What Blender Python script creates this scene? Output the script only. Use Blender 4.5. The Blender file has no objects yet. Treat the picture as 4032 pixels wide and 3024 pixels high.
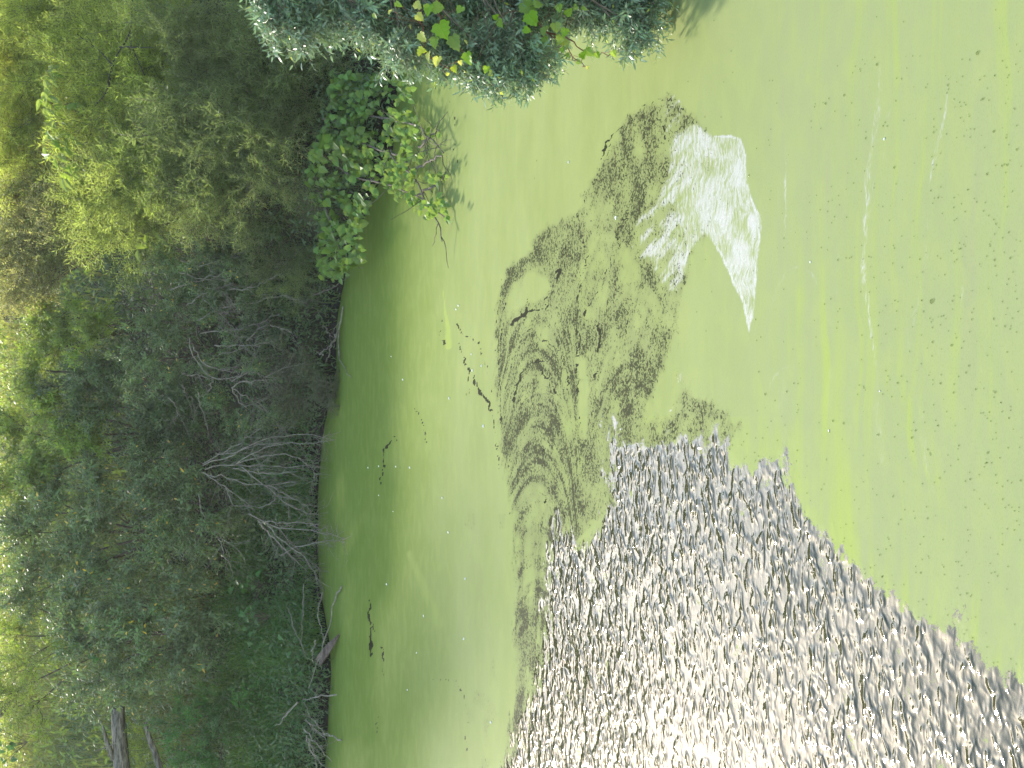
import bpy, math, random
import numpy as np
from mathutils import Vector, Matrix, Quaternion

random.seed(7)
RNG = np.random.default_rng(11)
scene = bpy.context.scene
COL = scene.collection
R = math.radians

# ------------------------------------------------------------------ camera
# The picture was taken with the camera turned on its side: world up points to image left.
CAM_H, PITCH, FPX = 5.0, R(20.0), 5720.0          # metres, radians, focal length in 4032-wide pixels
FW = np.array([0.0, math.cos(PITCH), -math.sin(PITCH)])
UP = np.array([0.0, math.sin(PITCH), math.cos(PITCH)])
RT = np.array([1.0, 0.0, 0.0])
cam_d = bpy.data.cameras.new('camera')
cam_d.sensor_width = 36.0
cam_d.lens = 36.0 * FPX / 4032.0
cam_d.clip_start = 0.1
cam_d.clip_end = 2000.0
cam = bpy.data.objects.new('camera', cam_d)
COL.objects.link(cam)
mm = Matrix.Identity(4)
for i in range(3):
    mm[i][0], mm[i][1], mm[i][2] = -UP[i], RT[i], -FW[i]
mm[2][3] = CAM_H
cam.matrix_world = mm
scene.camera = cam

# ------------------------------------------------------------------ light
SUN_EL, SUN_AZ = R(26.7), R(-24.0)                 # azimuth from +Y towards +X
world = bpy.data.worlds.new('World')
scene.world = world
world.use_nodes = True
wn = world.node_tree.nodes
wl = world.node_tree.links
wn.clear()
sky = wn.new('ShaderNodeTexSky')
sky.sky_type = 'NISHITA'
sky.sun_disc = False
sky.sun_elevation = SUN_EL
sky.sun_rotation = SUN_AZ
sky.air_density = 1.4
sky.dust_density = 1.2
sky.ozone_density = 1.0
bg = wn.new('ShaderNodeBackground')
bg.inputs['Strength'].default_value = 0.15
wo = wn.new('ShaderNodeOutputWorld')
wl.new(sky.outputs[0], bg.inputs['Color'])
wl.new(bg.outputs[0], wo.inputs['Surface'])

sun_d = bpy.data.lights.new('sun', 'SUN')
sun_d.energy = 2.7
sun_d.angle = R(5.0)
sun_d.color = (1.0, 0.93, 0.80)
sun = bpy.data.objects.new('sun', sun_d)
COL.objects.link(sun)
SUNV = Vector((math.sin(SUN_AZ) * math.cos(SUN_EL), math.cos(SUN_AZ) * math.cos(SUN_EL), math.sin(SUN_EL)))
sun.rotation_euler = SUNV.to_track_quat('Z', 'Y').to_euler()
sun.location = (0, 0, 30)

scene.view_settings.view_transform = 'Standard'
scene.view_settings.look = 'None'
scene.view_settings.exposure = 2.25
scene.view_settings.gamma = 1.0
scene.view_settings.use_curve_mapping = False
scene.cycles.max_bounces = 8
scene.cycles.diffuse_bounces = 3
scene.cycles.glossy_bounces = 3
scene.cycles.transmission_bounces = 4
scene.cycles.transparent_max_bounces = 8
scene.cycles.sample_clamp_indirect = 6.0
scene.cycles.sample_clamp_direct = 0.0

HAZE = 0.0003
# ------------------------------------------------------------------ helpers: places
SC = 4032.0 / 2212.0                               # layout numbers below are in a 2212-wide reading of the photo
def ray(dx, dy):
    dx = np.asarray(dx, float) * SC; dy = np.asarray(dy, float) * SC
    a = 2016.0 - dx; b = 1512.0 - dy
    return (FW * FPX + a[..., None] * UP + b[..., None] * RT)
def on_plane(dx, dy, z=0.0):                       # point of the level z that is seen at (dx, dy)
    r = ray(np.asarray(dx, float), np.asarray(dy, float))
    t = (CAM_H - z) / np.maximum(-r[..., 2], 1e-6)
    return r * t[..., None] + np.array([0, 0, CAM_H])
def at_depth(dx, dy, y):                           # point at distance y down the view that is seen at (dx, dy)
    r = ray(np.asarray(dx, float), np.asarray(dy, float))
    return r * (y / r[..., 1])[..., None] + np.array([0, 0, CAM_H])

# ------------------------------------------------------------------ helpers: noise
def _hash(ix, iy, seed):
    h = (ix.astype(np.int64) * 374761393 + iy.astype(np.int64) * 668265263 + seed * 974634777) & 0xffffffff
    h = ((h ^ (h >> 13)) * 1274126177) & 0xffffffff
    h = (h ^ (h >> 16)) & 0xffffff
    return h / float(0xffffff)
def vnoise(x, y, seed=0):
    x = np.asarray(x, float); y = np.asarray(y, float)
    x0 = np.floor(x); y0 = np.floor(y)
    fx = x - x0; fy = y - y0
    fx = fx * fx * fx * (fx * (fx * 6 - 15) + 10); fy = fy * fy * fy * (fy * (fy * 6 - 15) + 10)
    a = _hash(x0, y0, seed); b = _hash(x0 + 1, y0, seed)
    c = _hash(x0, y0 + 1, seed); d = _hash(x0 + 1, y0 + 1, seed)
    return (a * (1 - fx) + b * fx) * (1 - fy) + (c * (1 - fx) + d * fx) * fy
def fbm(x, y, seed=0, oct=4, gain=0.5):
    s = 0.0; amp = 1.0; tot = 0.0
    for o in range(oct):
        s = s + amp * vnoise(x * 2 ** o + 17.3 * o, y * 2 ** o - 9.1 * o, seed + o)
        tot += amp; amp *= gain
    return s / tot
def sstep(a, b, x):
    t = np.clip((x - a) / (b - a), 0, 1)
    return t * t * (3 - 2 * t)
def poly_sdf(px, py, poly):                        # negative inside
    P = np.array(poly, float); n = len(P)
    d = np.full(px.shape, 1e18); ins = np.zeros(px.shape, bool)
    for i in range(n):
        a = P[i]; b = P[(i + 1) % n]
        ex, ey = b - a
        wx, wy = px - a[0], py - a[1]
        t = np.clip((wx * ex + wy * ey) / (ex * ex + ey * ey + 1e-9), 0, 1)
        d = np.minimum(d, (wx - ex * t) ** 2 + (wy - ey * t) ** 2)
        c = (a[1] > py) != (b[1] > py)
        xi = a[0] + (py - a[1]) / (b[1] - a[1] + 1e-12) * ex
        ins ^= c & (px < xi)
    return np.where(ins, -1, 1) * np.sqrt(d)
def line_dist(px, py, pts):                        # distance to a polyline and how far along it (0..1)
    P = np.array(pts, float)
    seg = np.sqrt(((P[1:] - P[:-1]) ** 2).sum(1)); cum = np.concatenate([[0], np.cumsum(seg)])
    best = np.full(px.shape, 1e18); tt = np.zeros(px.shape)
    for i in range(len(P) - 1):
        a = P[i]; ex, ey = P[i + 1] - a
        wx, wy = px - a[0], py - a[1]
        t = np.clip((wx * ex + wy * ey) / (ex * ex + ey * ey + 1e-9), 0, 1)
        d = (wx - ex * t) ** 2 + (wy - ey * t) ** 2
        m = d < best
        best = np.where(m, d, best); tt = np.where(m, (cum[i] + t * seg[i]) / cum[-1], tt)
    return np.sqrt(best), tt

# ------------------------------------------------------------------ helpers: objects
def tag(o, label=None, cat=None, group=None, kind=None):
    if label: o['label'] = label
    if cat: o['category'] = cat
    if group: o['group'] = group
    if kind: o['kind'] = kind
    return o
def link(name, data, parent=None):
    o = bpy.data.objects.new(name, data)
    COL.objects.link(o)
    if parent is not None: o.parent = parent
    return o
def mesh_np(name, V, F, mat, smooth=True, attrs=None, loops=None):
    """V (n,3); F list of (m,k) int arrays"""
    me = bpy.data.meshes.new(name)
    V = np.asarray(V, np.float32)
    F = [np.asarray(f, np.int32) for f in (F if isinstance(F, list) else [F]) if len(f)]
    nl = sum(f.size for f in F); npoly = sum(len(f) for f in F)
    me.vertices.add(len(V)); me.vertices.foreach_set('co', V.ravel())
    me.loops.add(nl); me.loops.foreach_set('vertex_index', np.concatenate([f.ravel() for f in F]))
    me.polygons.add(npoly)
    tot = np.concatenate([np.full(len(f), f.shape[1], np.int32) for f in F])
    me.polygons.foreach_set('loop_start', np.concatenate([[0], np.cumsum(tot)[:-1]]).astype(np.int32))
    me.polygons.foreach_set('loop_total', tot)
    me.polygons.foreach_set('use_smooth', np.full(npoly, smooth, bool))
    if attrs:
        for k, v in attrs.items():
            a = me.attributes.new(k, 'FLOAT', 'POINT')
            a.data.foreach_set('value', np.asarray(v, np.float32))
    for m in (mat if isinstance(mat, (list, tuple)) else [mat]):
        me.materials.append(m)
    me.update(calc_edges=True)
    return me
class Geo:
    def __init__(self): self.V = []; self.F = {}; self.n = 0; self.A = []
    def add(self, V, F, a=0.0):
        V = np.asarray(V, float)
        for f in (F if isinstance(F, list) else [F]):
            f = np.asarray(f, int)
            if len(f): self.F.setdefault(f.shape[1], []).append(f + self.n)
        self.V.append(V); self.A.append(np.broadcast_to(np.asarray(a, float), (len(V),)).copy()); self.n += len(V)
    def mesh(self, name, mat, smooth=True):
        return mesh_np(name, np.concatenate(self.V), [np.concatenate(f) for f in self.F.values()], mat, smooth,
                       {'rnd': np.concatenate(self.A)})
    def tube(self, pts, radii, sides=5, a=0.0, cap=True):
        P = np.asarray(pts, float); n = len(P)
        rad = np.broadcast_to(np.asarray(radii, float), (n,))
        T = np.gradient(P, axis=0); T /= np.linalg.norm(T, axis=1)[:, None] + 1e-9
        ref = np.array([0.31, 0.17, 0.93]) if abs(T[0][2]) < 0.8 else np.array([0.95, 0.2, 0.1])
        N = np.cross(T, ref); N /= np.linalg.norm(N, axis=1)[:, None] + 1e-9
        B = np.cross(T, N)
        ang = np.arange(sides) * 2 * math.pi / sides
        V = (P[:, None, :] + rad[:, None, None] * (np.cos(ang)[None, :, None] * N[:, None, :] + np.sin(ang)[None, :, None] * B[:, None, :])).reshape(-1, 3)
        i = np.arange(n - 1)[:, None] * sides; j = np.arange(sides)[None, :]; k = (j + 1) % sides
        F = np.stack([i + j, i + k, i + sides + k, i + sides + j], -1).reshape(-1, 4)
        self.add(V, F, a)
        if cap and sides >= 3:
            for base, pt, flip in ((0, P[0], True), ((n - 1) * sides, P[-1], False)):
                ring = V[base:base + sides]
                idx = np.arange(sides); f = np.stack([idx, (idx + 1) % sides, np.full(sides, sides)], 1)
                if flip: f = f[:, ::-1]
                self.add(np.vstack([ring, pt]), f, a)

# ------------------------------------------------------------------ helpers: materials
def new_mat(name):
    m = bpy.data.materials.new(name); m.use_nodes = True
    nt = m.node_tree; nt.nodes.clear()
    return m, nt.nodes, nt.links
class NB:                                          # small node builder
    def __init__(self, name):
        self.m, self.n, self.l = new_mat(name)
    def node(self, typ, **kw):
        nd = self.n.new(typ)
        for k, v in kw.items(): setattr(nd, k, v)
        return nd
    def put(self, sock, v):
        if hasattr(v, 'is_linked') or isinstance(v, bpy.types.NodeSocket): self.l.new(v, sock)
        else: sock.default_value = v
    def attr(self, name):
        return self.node('ShaderNodeAttribute', attribute_name=name).outputs['Fac']
    def math(self, op, a, b=0.0, c=0.0, clamp=False):
        nd = self.node('ShaderNodeMath', operation=op, use_clamp=clamp)
        self.put(nd.inputs[0], a); self.put(nd.inputs[1], b); self.put(nd.inputs[2], c)
        return nd.outputs[0]
    def mix(self, f, a, b):
        nd = self.node('ShaderNodeMix', data_type='RGBA')
        self.put(nd.inputs[0], f); self.put(nd.inputs[6], a if not isinstance(a, tuple) else (*a, 1)); self.put(nd.inputs[7], b if not isinstance(b, tuple) else (*b, 1))
        return nd.outputs[2]
    def smooth(self, x, a, b, lo=0.0, hi=1.0):
        nd = self.node('ShaderNodeMapRange', interpolation_type='SMOOTHSTEP')
        self.put(nd.inputs[0], x); self.put(nd.inputs[1], a); self.put(nd.inputs[2], b); self.put(nd.inputs[3], lo); self.put(nd.inputs[4], hi)
        return nd.outputs[0]
    def noise(self, scale, vec=None, detail=2.0, rough=0.5, rot=0.0, stretch=(1, 1, 1), coord='Object', dist=0.0):
        if vec is None: vec = self.node('ShaderNodeTexCoord').outputs[coord]
        mp = self.node('ShaderNodeMapping')
        mp.inputs['Rotation'].default_value = (0, 0, rot); mp.inputs['Scale'].default_value = stretch
        self.l.new(vec, mp.inputs['Vector'])
        nd = self.node('ShaderNodeTexNoise')
        nd.inputs['Scale'].default_value = scale; nd.inputs['Detail'].default_value = detail
        nd.inputs['Roughness'].default_value = rough; nd.inputs['Distortion'].default_value = dist
        self.l.new(mp.outputs[0], nd.inputs['Vector'])
        return nd.outputs['Fac']
    def bsdf(self, color, rough=0.5, spec=0.5, ior=1.45, normal=None):
        nd = self.node('ShaderNodeBsdfPrincipled')
        self.put(nd.inputs['Base Color'], color if not isinstance(color, tuple) else (*color, 1))
        self.put(nd.inputs['Roughness'], rough); self.put(nd.inputs['Specular IOR Level'], spec); self.put(nd.inputs['IOR'], ior)
        if normal is not None: self.l.new(normal, nd.inputs['Normal'])
        return nd.outputs[0]
    def mixsh(self, f, a, b):
        nd = self.node('ShaderNodeMixShader'); self.put(nd.inputs[0], f); self.l.new(a, nd.inputs[1]); self.l.new(b, nd.inputs[2])
        return nd.outputs[0]
    def bump(self, h, strength=1.0, distance=0.02, normal=None):
        nd = self.node('ShaderNodeBump'); self.put(nd.inputs['Strength'], strength); nd.inputs['Distance'].default_value = distance
        self.l.new(h, nd.inputs['Height'])
        if normal is not None: self.l.new(normal, nd.inputs['Normal'])
        return nd.outputs[0]
    def out(self, sh):
        o = self.node('ShaderNodeOutputMaterial'); self.l.new(sh, o.inputs['Surface']); return self.m
# ================================================================== ground
# far shore: waterline read off the photo (2212-wide layout numbers), and a bank on the right that carries the near willow
_sy = np.array([-900, -400, 0, 330, 520, 700, 800, 950, 1100, 1250, 1400, 1530, 1659, 2100, 2600], float)
_sx = np.array([870, 868, 862, 850, 765, 725, 725, 695, 690, 688, 715, 708, 700, 690, 690], float)
_sp = on_plane(_sx, _sy)
_o = np.argsort(_sp[:, 0]); SHX, SHY = _sp[_o, 0], _sp[_o, 1]
def shore_y(x):
    return np.interp(x, SHX, SHY) + 0.25 * (vnoise(x * 1.3, x * 0 + 3.3, 5) - 0.5) + 0.1 * (vnoise(x * 4.1, x * 0 + 7.3, 6) - 0.5)
def bank_dist(x, y):
    d1 = y - shore_y(x)
    d2 = x - (5.6 + 0.35 * np.sin(y * 0.9) + 0.5 * (vnoise(y * 0.5, y * 0, 9) - 0.5))
    d2 = np.where(y > 2.5, d2, d2 - (2.5 - y) * 1.0)
    return np.maximum(d1, d2)
def shore_dx(dy):
    return float(np.interp(dy, [-400, 0, 330, 520, 700, 800, 950, 1100, 1250, 1400, 1530, 1659], [868, 862, 850, 765, 725, 725, 695, 690, 688, 715, 708, 700]))
def ground_z(x, y):
    x = np.asarray(x, float); y = np.asarray(y, float)
    d = bank_dist(x, y)
    z = np.interp(d, [-3, -0.6, 0, 0.15, 1.0, 2.2, 4.0, 7.0, 12.0, 30.0, 400.0], [-1.3, -0.45, -0.03, 0.12, 0.62, 1.15, 1.8, 2.5, 3.1, 4.0, 6.0])
    b = sstep(0, 1.5, d)
    return z + b * (0.35 * (fbm(x * 0.7, y * 0.7, 21, 3) - 0.5) + 0.12 * (fbm(x * 3, y * 3, 22, 3) - 0.5))
def grid_mesh(xs, ys, zf):
    X, Y = np.meshgrid(xs, ys); Z = zf(X, Y)
    nx, ny = len(xs), len(ys)
    i = np.arange(ny - 1)[:, None] * nx + np.arange(nx - 1)[None, :]
    F = np.stack([i, i + 1, i + nx + 1, i + nx], -1).reshape(-1, 4)
    return np.stack([X, Y, Z], -1).reshape(-1, 3), F
g = NB('bank_soil')
n1 = g.noise(1.4, detail=6); n2 = g.noise(14, detail=4)
c = g.mix(g.smooth(n1, 0.35, 0.7), (0.030, 0.024, 0.014), (0.055, 0.060, 0.022))
c = g.mix(g.smooth(n2, 0.5, 0.75), c, (0.075, 0.060, 0.035))
zz = g.node('ShaderNodeSeparateXYZ'); g.l.new(g.node('ShaderNodeTexCoord').outputs['Object'], zz.inputs[0])
c = g.mix(g.smooth(zz.outputs[2], .32, .08), c, (0.014, 0.011, 0.007))   # shadowed recess under the bank plants, painted dark along the waterline
MAT_SOIL = g.out(g.bsdf(c, 0.9, 0.2, normal=g.bump(n2, 0.8, 0.05)))
xs = np.concatenate([[-600, -200, -80, -40], np.arange(-24, 16.01, 0.22), [20, 40, 80, 200, 600]])
ys = np.concatenate([[-300, -100, -40], np.arange(-10, 19.9, 1.0), np.arange(20, 36.01, 0.22), [38, 41, 45, 52, 62, 80, 110, 180, 300, 700]])
V, F = grid_mesh(xs, ys, ground_z)
tag(link('ground', mesh_np('ground', V, F, MAT_SOIL)), kind='structure', label='dark soil of the sloping river bank')

# ================================================================== water with its floating algae
# one levelled sheet, finer where it lies close to the viewer; what floats on it and painted sky reflection are stored per vertex
rows = np.arange(672, 2400, 2.8)
cols = np.arange(-170, 1830, 3.0)
DX, DY = np.meshgrid(rows, cols, indexing='ij')
WP = on_plane(DX, DY)
dx, dy = DX, DY
wobx = (fbm(dx / 60, dy / 60, 31, 3) - 0.5); woby = (fbm(dx / 60 + 9, dy / 60, 37, 3) - 0.5)
fine = fbm(dx / 9, dy / 14, 41, 3) - 0.5
px, py = dx + 14 * wobx + 10 * fine + 16 * (fbm(dx / 5, dy / 15, 44, 2) - 0.5), dy + 22 * woby + 14 * (fbm(dx / 9 + 5, dy / 14, 43, 2) - 0.5)

OPEN = [(1322, 905), (1332, 965), (1380, 965), (1425, 960), (1475, 952), (1520, 962), (1546, 925), (1562, 962), (1602, 1022), (1640, 1022),
        (1688, 978), (1692, 1022), (1722, 1082), (1762, 1142), (1822, 1202), (1872, 1252), (1932, 1292), (1990, 1345), (2052, 1372), (2066, 1310),
        (2078, 1382), (2112, 1432), (2170, 1482), (2195, 1455), (2320, 1540), (2600, 1700), (2600, 2300), (1000, 2300), (1088, 1690), (1112, 1600), (1135, 1540),
        (1158, 1480), (1172, 1420), (1180, 1350), (1182, 1270), (1190, 1200), (1200, 1105), (1230, 1152), (1262, 1188), (1300, 1145), (1318, 1080), (1320, 1000)]
sd_open = poly_sdf(px, py, OPEN)
SPECK = [(1450, 203), (1405, 228), (1345, 256), (1322, 300), (1300, 352), (1275, 402), (1252, 440), (1230, 468), (1185, 490), (1148, 530), (1138, 558), (1095, 575),
         (1080, 620), (1070, 680), (1068, 760), (1070, 850), (1080, 950), (1096, 1050), (1110, 1110), (1113, 1200), (1110, 1300), (1110, 1400), (1112, 1480), (1085, 1640), (1080, 1700),
         (1140, 1700), (1170, 1480), (1190, 1300), (1230, 1180), (1330, 1100), (1420, 1010), (1560, 990), (1600, 920), (1560, 880), (1500, 850), (1470, 800), (1450, 900), (1400, 905), (1432, 820), (1450, 760),
         (1466, 690), (1472, 620), (1482, 580), (1500, 530), (1530, 505), (1550, 420), (1540, 300), (1500, 242), (1478, 225)]
sd_speck = poly_sdf(px, py, SPECK)
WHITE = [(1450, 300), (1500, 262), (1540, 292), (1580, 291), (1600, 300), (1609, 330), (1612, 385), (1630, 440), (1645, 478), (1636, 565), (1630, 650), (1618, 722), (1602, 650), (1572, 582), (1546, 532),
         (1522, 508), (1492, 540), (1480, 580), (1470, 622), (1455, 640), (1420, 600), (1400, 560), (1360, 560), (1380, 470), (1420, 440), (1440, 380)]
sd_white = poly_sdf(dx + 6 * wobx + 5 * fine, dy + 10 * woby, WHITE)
GREENLENS = [(1245, 760), (1262, 770), (1270, 850), (1268, 920), (1262, 960), (1252, 900), (1244, 830)]
GREENPOOL = [(1108, 610), (1150, 590), (1185, 602), (1195, 625), (1165, 648), (1110, 668), (1098, 690), (1095, 650)]
GREENTOP = [(1255, 560), (1285, 510), (1330, 505), (1370, 560), (1385, 600), (1330, 620), (1290, 690), (1262, 690), (1250, 640)]

# --- base strength of the torn, speckled film
sp = sstep(8, -14, sd_speck) * (0.50 + 0.9 * (fbm(dx / 26, dy / 46, 51, 4) - 0.5))
edge_left = np.exp(-((sd_speck + 7) / 9) ** 2) * (dy < 640)
sp = sp + 0.26 * edge_left * sstep(0.35, 0.6, fbm(dx / 20, dy / 20, 57, 2))
# long lanes of the flow, upper tail
lane = fbm((dx + 0.35 * dy) / 9, dy / 90, 61, 3)
sp = sp - .16 * sstep(1150, 1250, dy) * (sd_speck < 8) + .34 * sstep(1080, 1250, dy) * (sd_speck < 6) * sstep(.44, .66, fbm((dx + .05 * dy) / 7, dy / 150, 63, 3)) * sstep(1230, 1190, dx)
sp = np.where(sd_speck < 10, sp + 0.16 * sstep(0.52, 0.75, lane), sp)
# nested arches: parabolic lines round a focus
def arches(fx, fy, xx, yy):
    zx, zy = (yy - fy), (xx - fx)
    r = np.sqrt(zx ** 2 + zy ** 2); tau = np.sqrt(np.maximum(r - zx, 0)); sig = np.sqrt(r + zx)
    return tau, sig
def finger(cx, hw, k, xx, yy):                        # a finger of slow flow: nested arches with parallel legs
    q = np.clip((xx - cx) / hw, -.93, .93) * math.pi / 2
    return yy + k * np.log(np.cos(q)), xx
tau, sig = finger(1160, 96, 150, dx + 8 * wobx, dy + 20 * woby)
# the arches close upwards (towards smaller dy) and their legs run down
a_line = fbm(tau / 26, sig / 120, 71, 3)
in_a = sstep(1060, 1085, dx) * sstep(1300, 1240, dx) * sstep(640, 740, dy) * sstep(1500, 1250, dy)
sp = sp + in_a * (sd_speck < 6) * (0.30 * sstep(0.50, 0.72, a_line) - 0.10 + 0.14 * np.exp(-((dx - 1095 - (dy - 900) * 0.05) / 22) ** 2) + 0.10 * np.exp(-((dx - 1245) / 10) ** 2))
tau2, sig2 = finger(1365, 100, 130, dx + 8 * wobx, dy + 20 * woby)
b_line = fbm(tau2 / 24, sig2 / 120, 73, 3)
in_b = sstep(1270, 1300, dx) * sstep(1470, 1430, dx) * sstep(560, 640, dy) * sstep(960, 880, dy)
sp = sp + in_b * (sd_speck < 6) * (0.10 * sstep(0.52, 0.72, b_line) - 0.05)
selA = dx < 1268
f_u = np.where(selA, tau, tau2); f_v = np.where(selA, sig, sig2); f_m = np.clip(np.where(selA, in_a, .55 * in_b), 0, 1) * sstep(8, -4, sd_speck)
for poly, k in ((GREENLENS, 0.55), (GREENPOOL, 0.5), (GREENTOP, 0.22)):
    sp = sp - k * sstep(6, -8, poly_sdf(dx + 8 * wobx, dy + 12 * woby, poly))
# the fringe that frays out over the open water
fr = sstep(70, 0, sd_open) * sstep(0, 20, dx - 1290) * sstep(1560, 1500, dx) * sstep(830, 900, dy) * sstep(1000, 960, dy)
sp = np.maximum(sp, 0.5 * fr * sstep(0.4, 0.6, fbm(dx / 22, dy / 30, 77, 2)))
sp = np.maximum(sp, 0.34 * sstep(22, 0, sd_open) * (dx < 1330) * (dy > 1000))
# scattered fine wrinkles in the strip by the bank
wr = sstep(0.60, 0.80, fbm(dx / 34, dy / 70, 81, 4)) * sstep(900, 1060, dx) * sstep(950, 1150, dy) * (dx < 1130)
sp = np.maximum(sp, 0.27 * wr)

# --- tears: thin open cracks
tear = np.zeros_like(dx)
def crack(pts, w, k=1.0, rag=1.0):
    global tear
    m = np.array(pts, float)
    lo, hi = m.min(0) - 40, m.max(0) + 40
    sel = (dx > lo[0]) & (dx < hi[0]) & (dy > lo[1]) & (dy < hi[1])
    if not sel.any(): return
    X, Y = dx[sel], dy[sel]
    nx = (fbm(X / 7, Y / 9, 91, 2) - 0.5) * 9 * rag; ny = (fbm(X / 7 + 3, Y / 9, 93, 2) - 0.5) * 12 * rag
    d, t = line_dist(X + nx, Y + ny, pts)
    wv = w * (0.35 + 1.3 * fbm(X / 12, Y / 16, 95, 2)) * (0.35 + 0.65 * np.sin(np.clip(t, 0.03, 0.97) * math.pi) ** 0.5)
    tear[sel] = np.maximum(tear[sel], k * sstep(1.3, 0.3, d / np.maximum(.72 * wv, 0.3)))
for pts, w, k in [
    ([(1214, 548), (1205, 608), (1188, 638), (1165, 651)], 3.0, .8), ([(1181, 664), (1151, 671), (1118, 687), (1095, 711)], 5.2, 1),
    ([(1274, 548), (1257, 592), (1244, 681), (1247, 780), (1244, 846), (1257, 939)], 2.4, .8), ([(1323, 548), (1304, 605), (1274, 658), (1256, 691), (1251, 763), (1246, 846)], 2.2, .8),
    ([(1117, 734), (1138, 716), (1164, 705)], 2.4, .8), ([(1158, 742), (1182, 738), (1210, 760), (1224, 800), (1228, 850)], 2.6, .9),
    ([(1133, 792), (1116, 830), (1108, 870)], 3.0, .9), ([(1140, 785), (1175, 777), (1205, 800)], 3.4, .9), ([(1160, 790), (1188, 826), (1206, 856)], 3.2, .9),
    ([(1290, 700), (1296, 720), (1292, 760)], 4.0, .9), ([(1283, 820), (1288, 800)], 3.0, .8), ([(1085, 600), (1075, 680), (1072, 760)], 2.0, .7), ([(1090, 640), (1078, 780), (1082, 900), (1100, 1020)], 1.8, .7),
    ([(1190, 610), (1215, 560), (1240, 480), (1290, 380), (1330, 290)], 2.0, .6), ([(1345, 262), (1380, 232), (1440, 210)], 2.2, .6), ([(1300, 345), (1312, 305), (1342, 275)], 3.0, .7),
    ([(1440, 208), (1462, 232), (1500, 245)], 2.4, .6), ([(1395, 250), (1430, 262), (1440, 300), (1460, 330)], 2.4, .7), ([(1340, 540), (1330, 500), (1350, 470), (1372, 480)], 2.6, .7),
    ([(985, 700), (1005, 725), (1035, 740), (1046, 765)], 3.0, .8), ([(990, 742), (1008, 790), (1030, 835), (1055, 870), (1066, 900), (1070, 935)], 3.4, .9),
    ([(1030, 735), (1050, 790), (1062, 850)], 2.2, .6), ([(952, 735), (960, 742), (972, 742)], 4.5, .9), ([(955, 690), (950, 730), (962, 750)], 1.4, .6), ([(1073, 960), (1078, 1012)], 2.0, .9), ([(1000, 775), (1020, 800), (1035, 850)], 2.0, .6),
    ([(898, 880), (906, 900), (915, 922), (922, 958)], 1.8, .9), ([(914, 925), (920, 940)], 4.0, .9), ([(856, 942), (840, 958), (832, 975), (829, 1008), (821, 1045)], 2.2, .95), ([(831, 968), (829, 996)], 4.6, .95), ([(853, 940), (860, 952)], 2.5, .9),
    ([(800, 1296), (799, 1330), (803, 1352), (799, 1372), (800, 1395), (803, 1418)], 3.4, .95), ([(799, 1332), (802, 1350)], 5.0, .95), ([(800, 1375), (802, 1405)], 4.6, .9), ([(803, 1352), (812, 1362)], 2.2, .9), ([(818, 1392), (827, 1400), (828, 1430)], 2.6, .9), ([(828, 1440), (829, 1468)], 1.2, .7),
    ([(924, 1465), (950, 1468), (985, 1470), (995, 1482), (1002, 1512)], 1.8, .7), ([(815, 1530), (812, 1590)], 1.5, .6), ([(1010, 1545), (1005, 1650)], 1.6, .6),
    ([(968, 270), (985, 330), (990, 350)], 1.6, .7), ([(958, 150), (972, 215), (985, 270)], 1.5, .7), ([(1010, 800), (1012, 850)], 2.0, .6),
]:
    crack(pts, w, k)
for i in range(34):                                 # short dark gaps lying along the flow inside the speckled film
    x0, y0 = RNG.uniform(1085, 1460), RNG.uniform(300, 1080)
    if poly_sdf(np.array([x0]), np.array([y0]), SPECK)[0] < -10:
        L = RNG.uniform(15, 50)
        crack([(x0, y0), (x0 - L * 0.12 + RNG.uniform(-5, 5), y0 + L)], RNG.uniform(1.2, 2.6), 0.7)

open_ = sstep(40, -34, sd_open)
open_ = np.maximum(open_, tear)

# --- white patch: sky reflection on calm water, painted as pale colour
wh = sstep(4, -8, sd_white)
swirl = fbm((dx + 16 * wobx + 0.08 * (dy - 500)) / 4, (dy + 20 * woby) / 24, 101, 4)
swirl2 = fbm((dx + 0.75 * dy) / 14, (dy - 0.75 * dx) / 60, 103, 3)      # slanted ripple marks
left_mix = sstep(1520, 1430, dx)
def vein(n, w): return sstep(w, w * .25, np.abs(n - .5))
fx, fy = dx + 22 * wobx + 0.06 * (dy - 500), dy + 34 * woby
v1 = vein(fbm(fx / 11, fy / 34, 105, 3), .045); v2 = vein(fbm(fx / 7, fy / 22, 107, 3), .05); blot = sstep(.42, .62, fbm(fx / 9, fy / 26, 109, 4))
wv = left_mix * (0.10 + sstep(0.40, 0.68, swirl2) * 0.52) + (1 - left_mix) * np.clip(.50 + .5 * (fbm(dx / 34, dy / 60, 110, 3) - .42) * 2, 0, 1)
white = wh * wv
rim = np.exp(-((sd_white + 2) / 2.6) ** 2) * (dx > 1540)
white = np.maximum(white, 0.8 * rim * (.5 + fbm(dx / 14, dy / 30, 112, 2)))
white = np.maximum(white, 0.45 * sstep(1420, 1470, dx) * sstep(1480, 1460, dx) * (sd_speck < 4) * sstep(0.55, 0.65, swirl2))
sp = sp * (1 - 0.75 * np.clip(wh * (1 - left_mix * 0.5), 0, 1))
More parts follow.
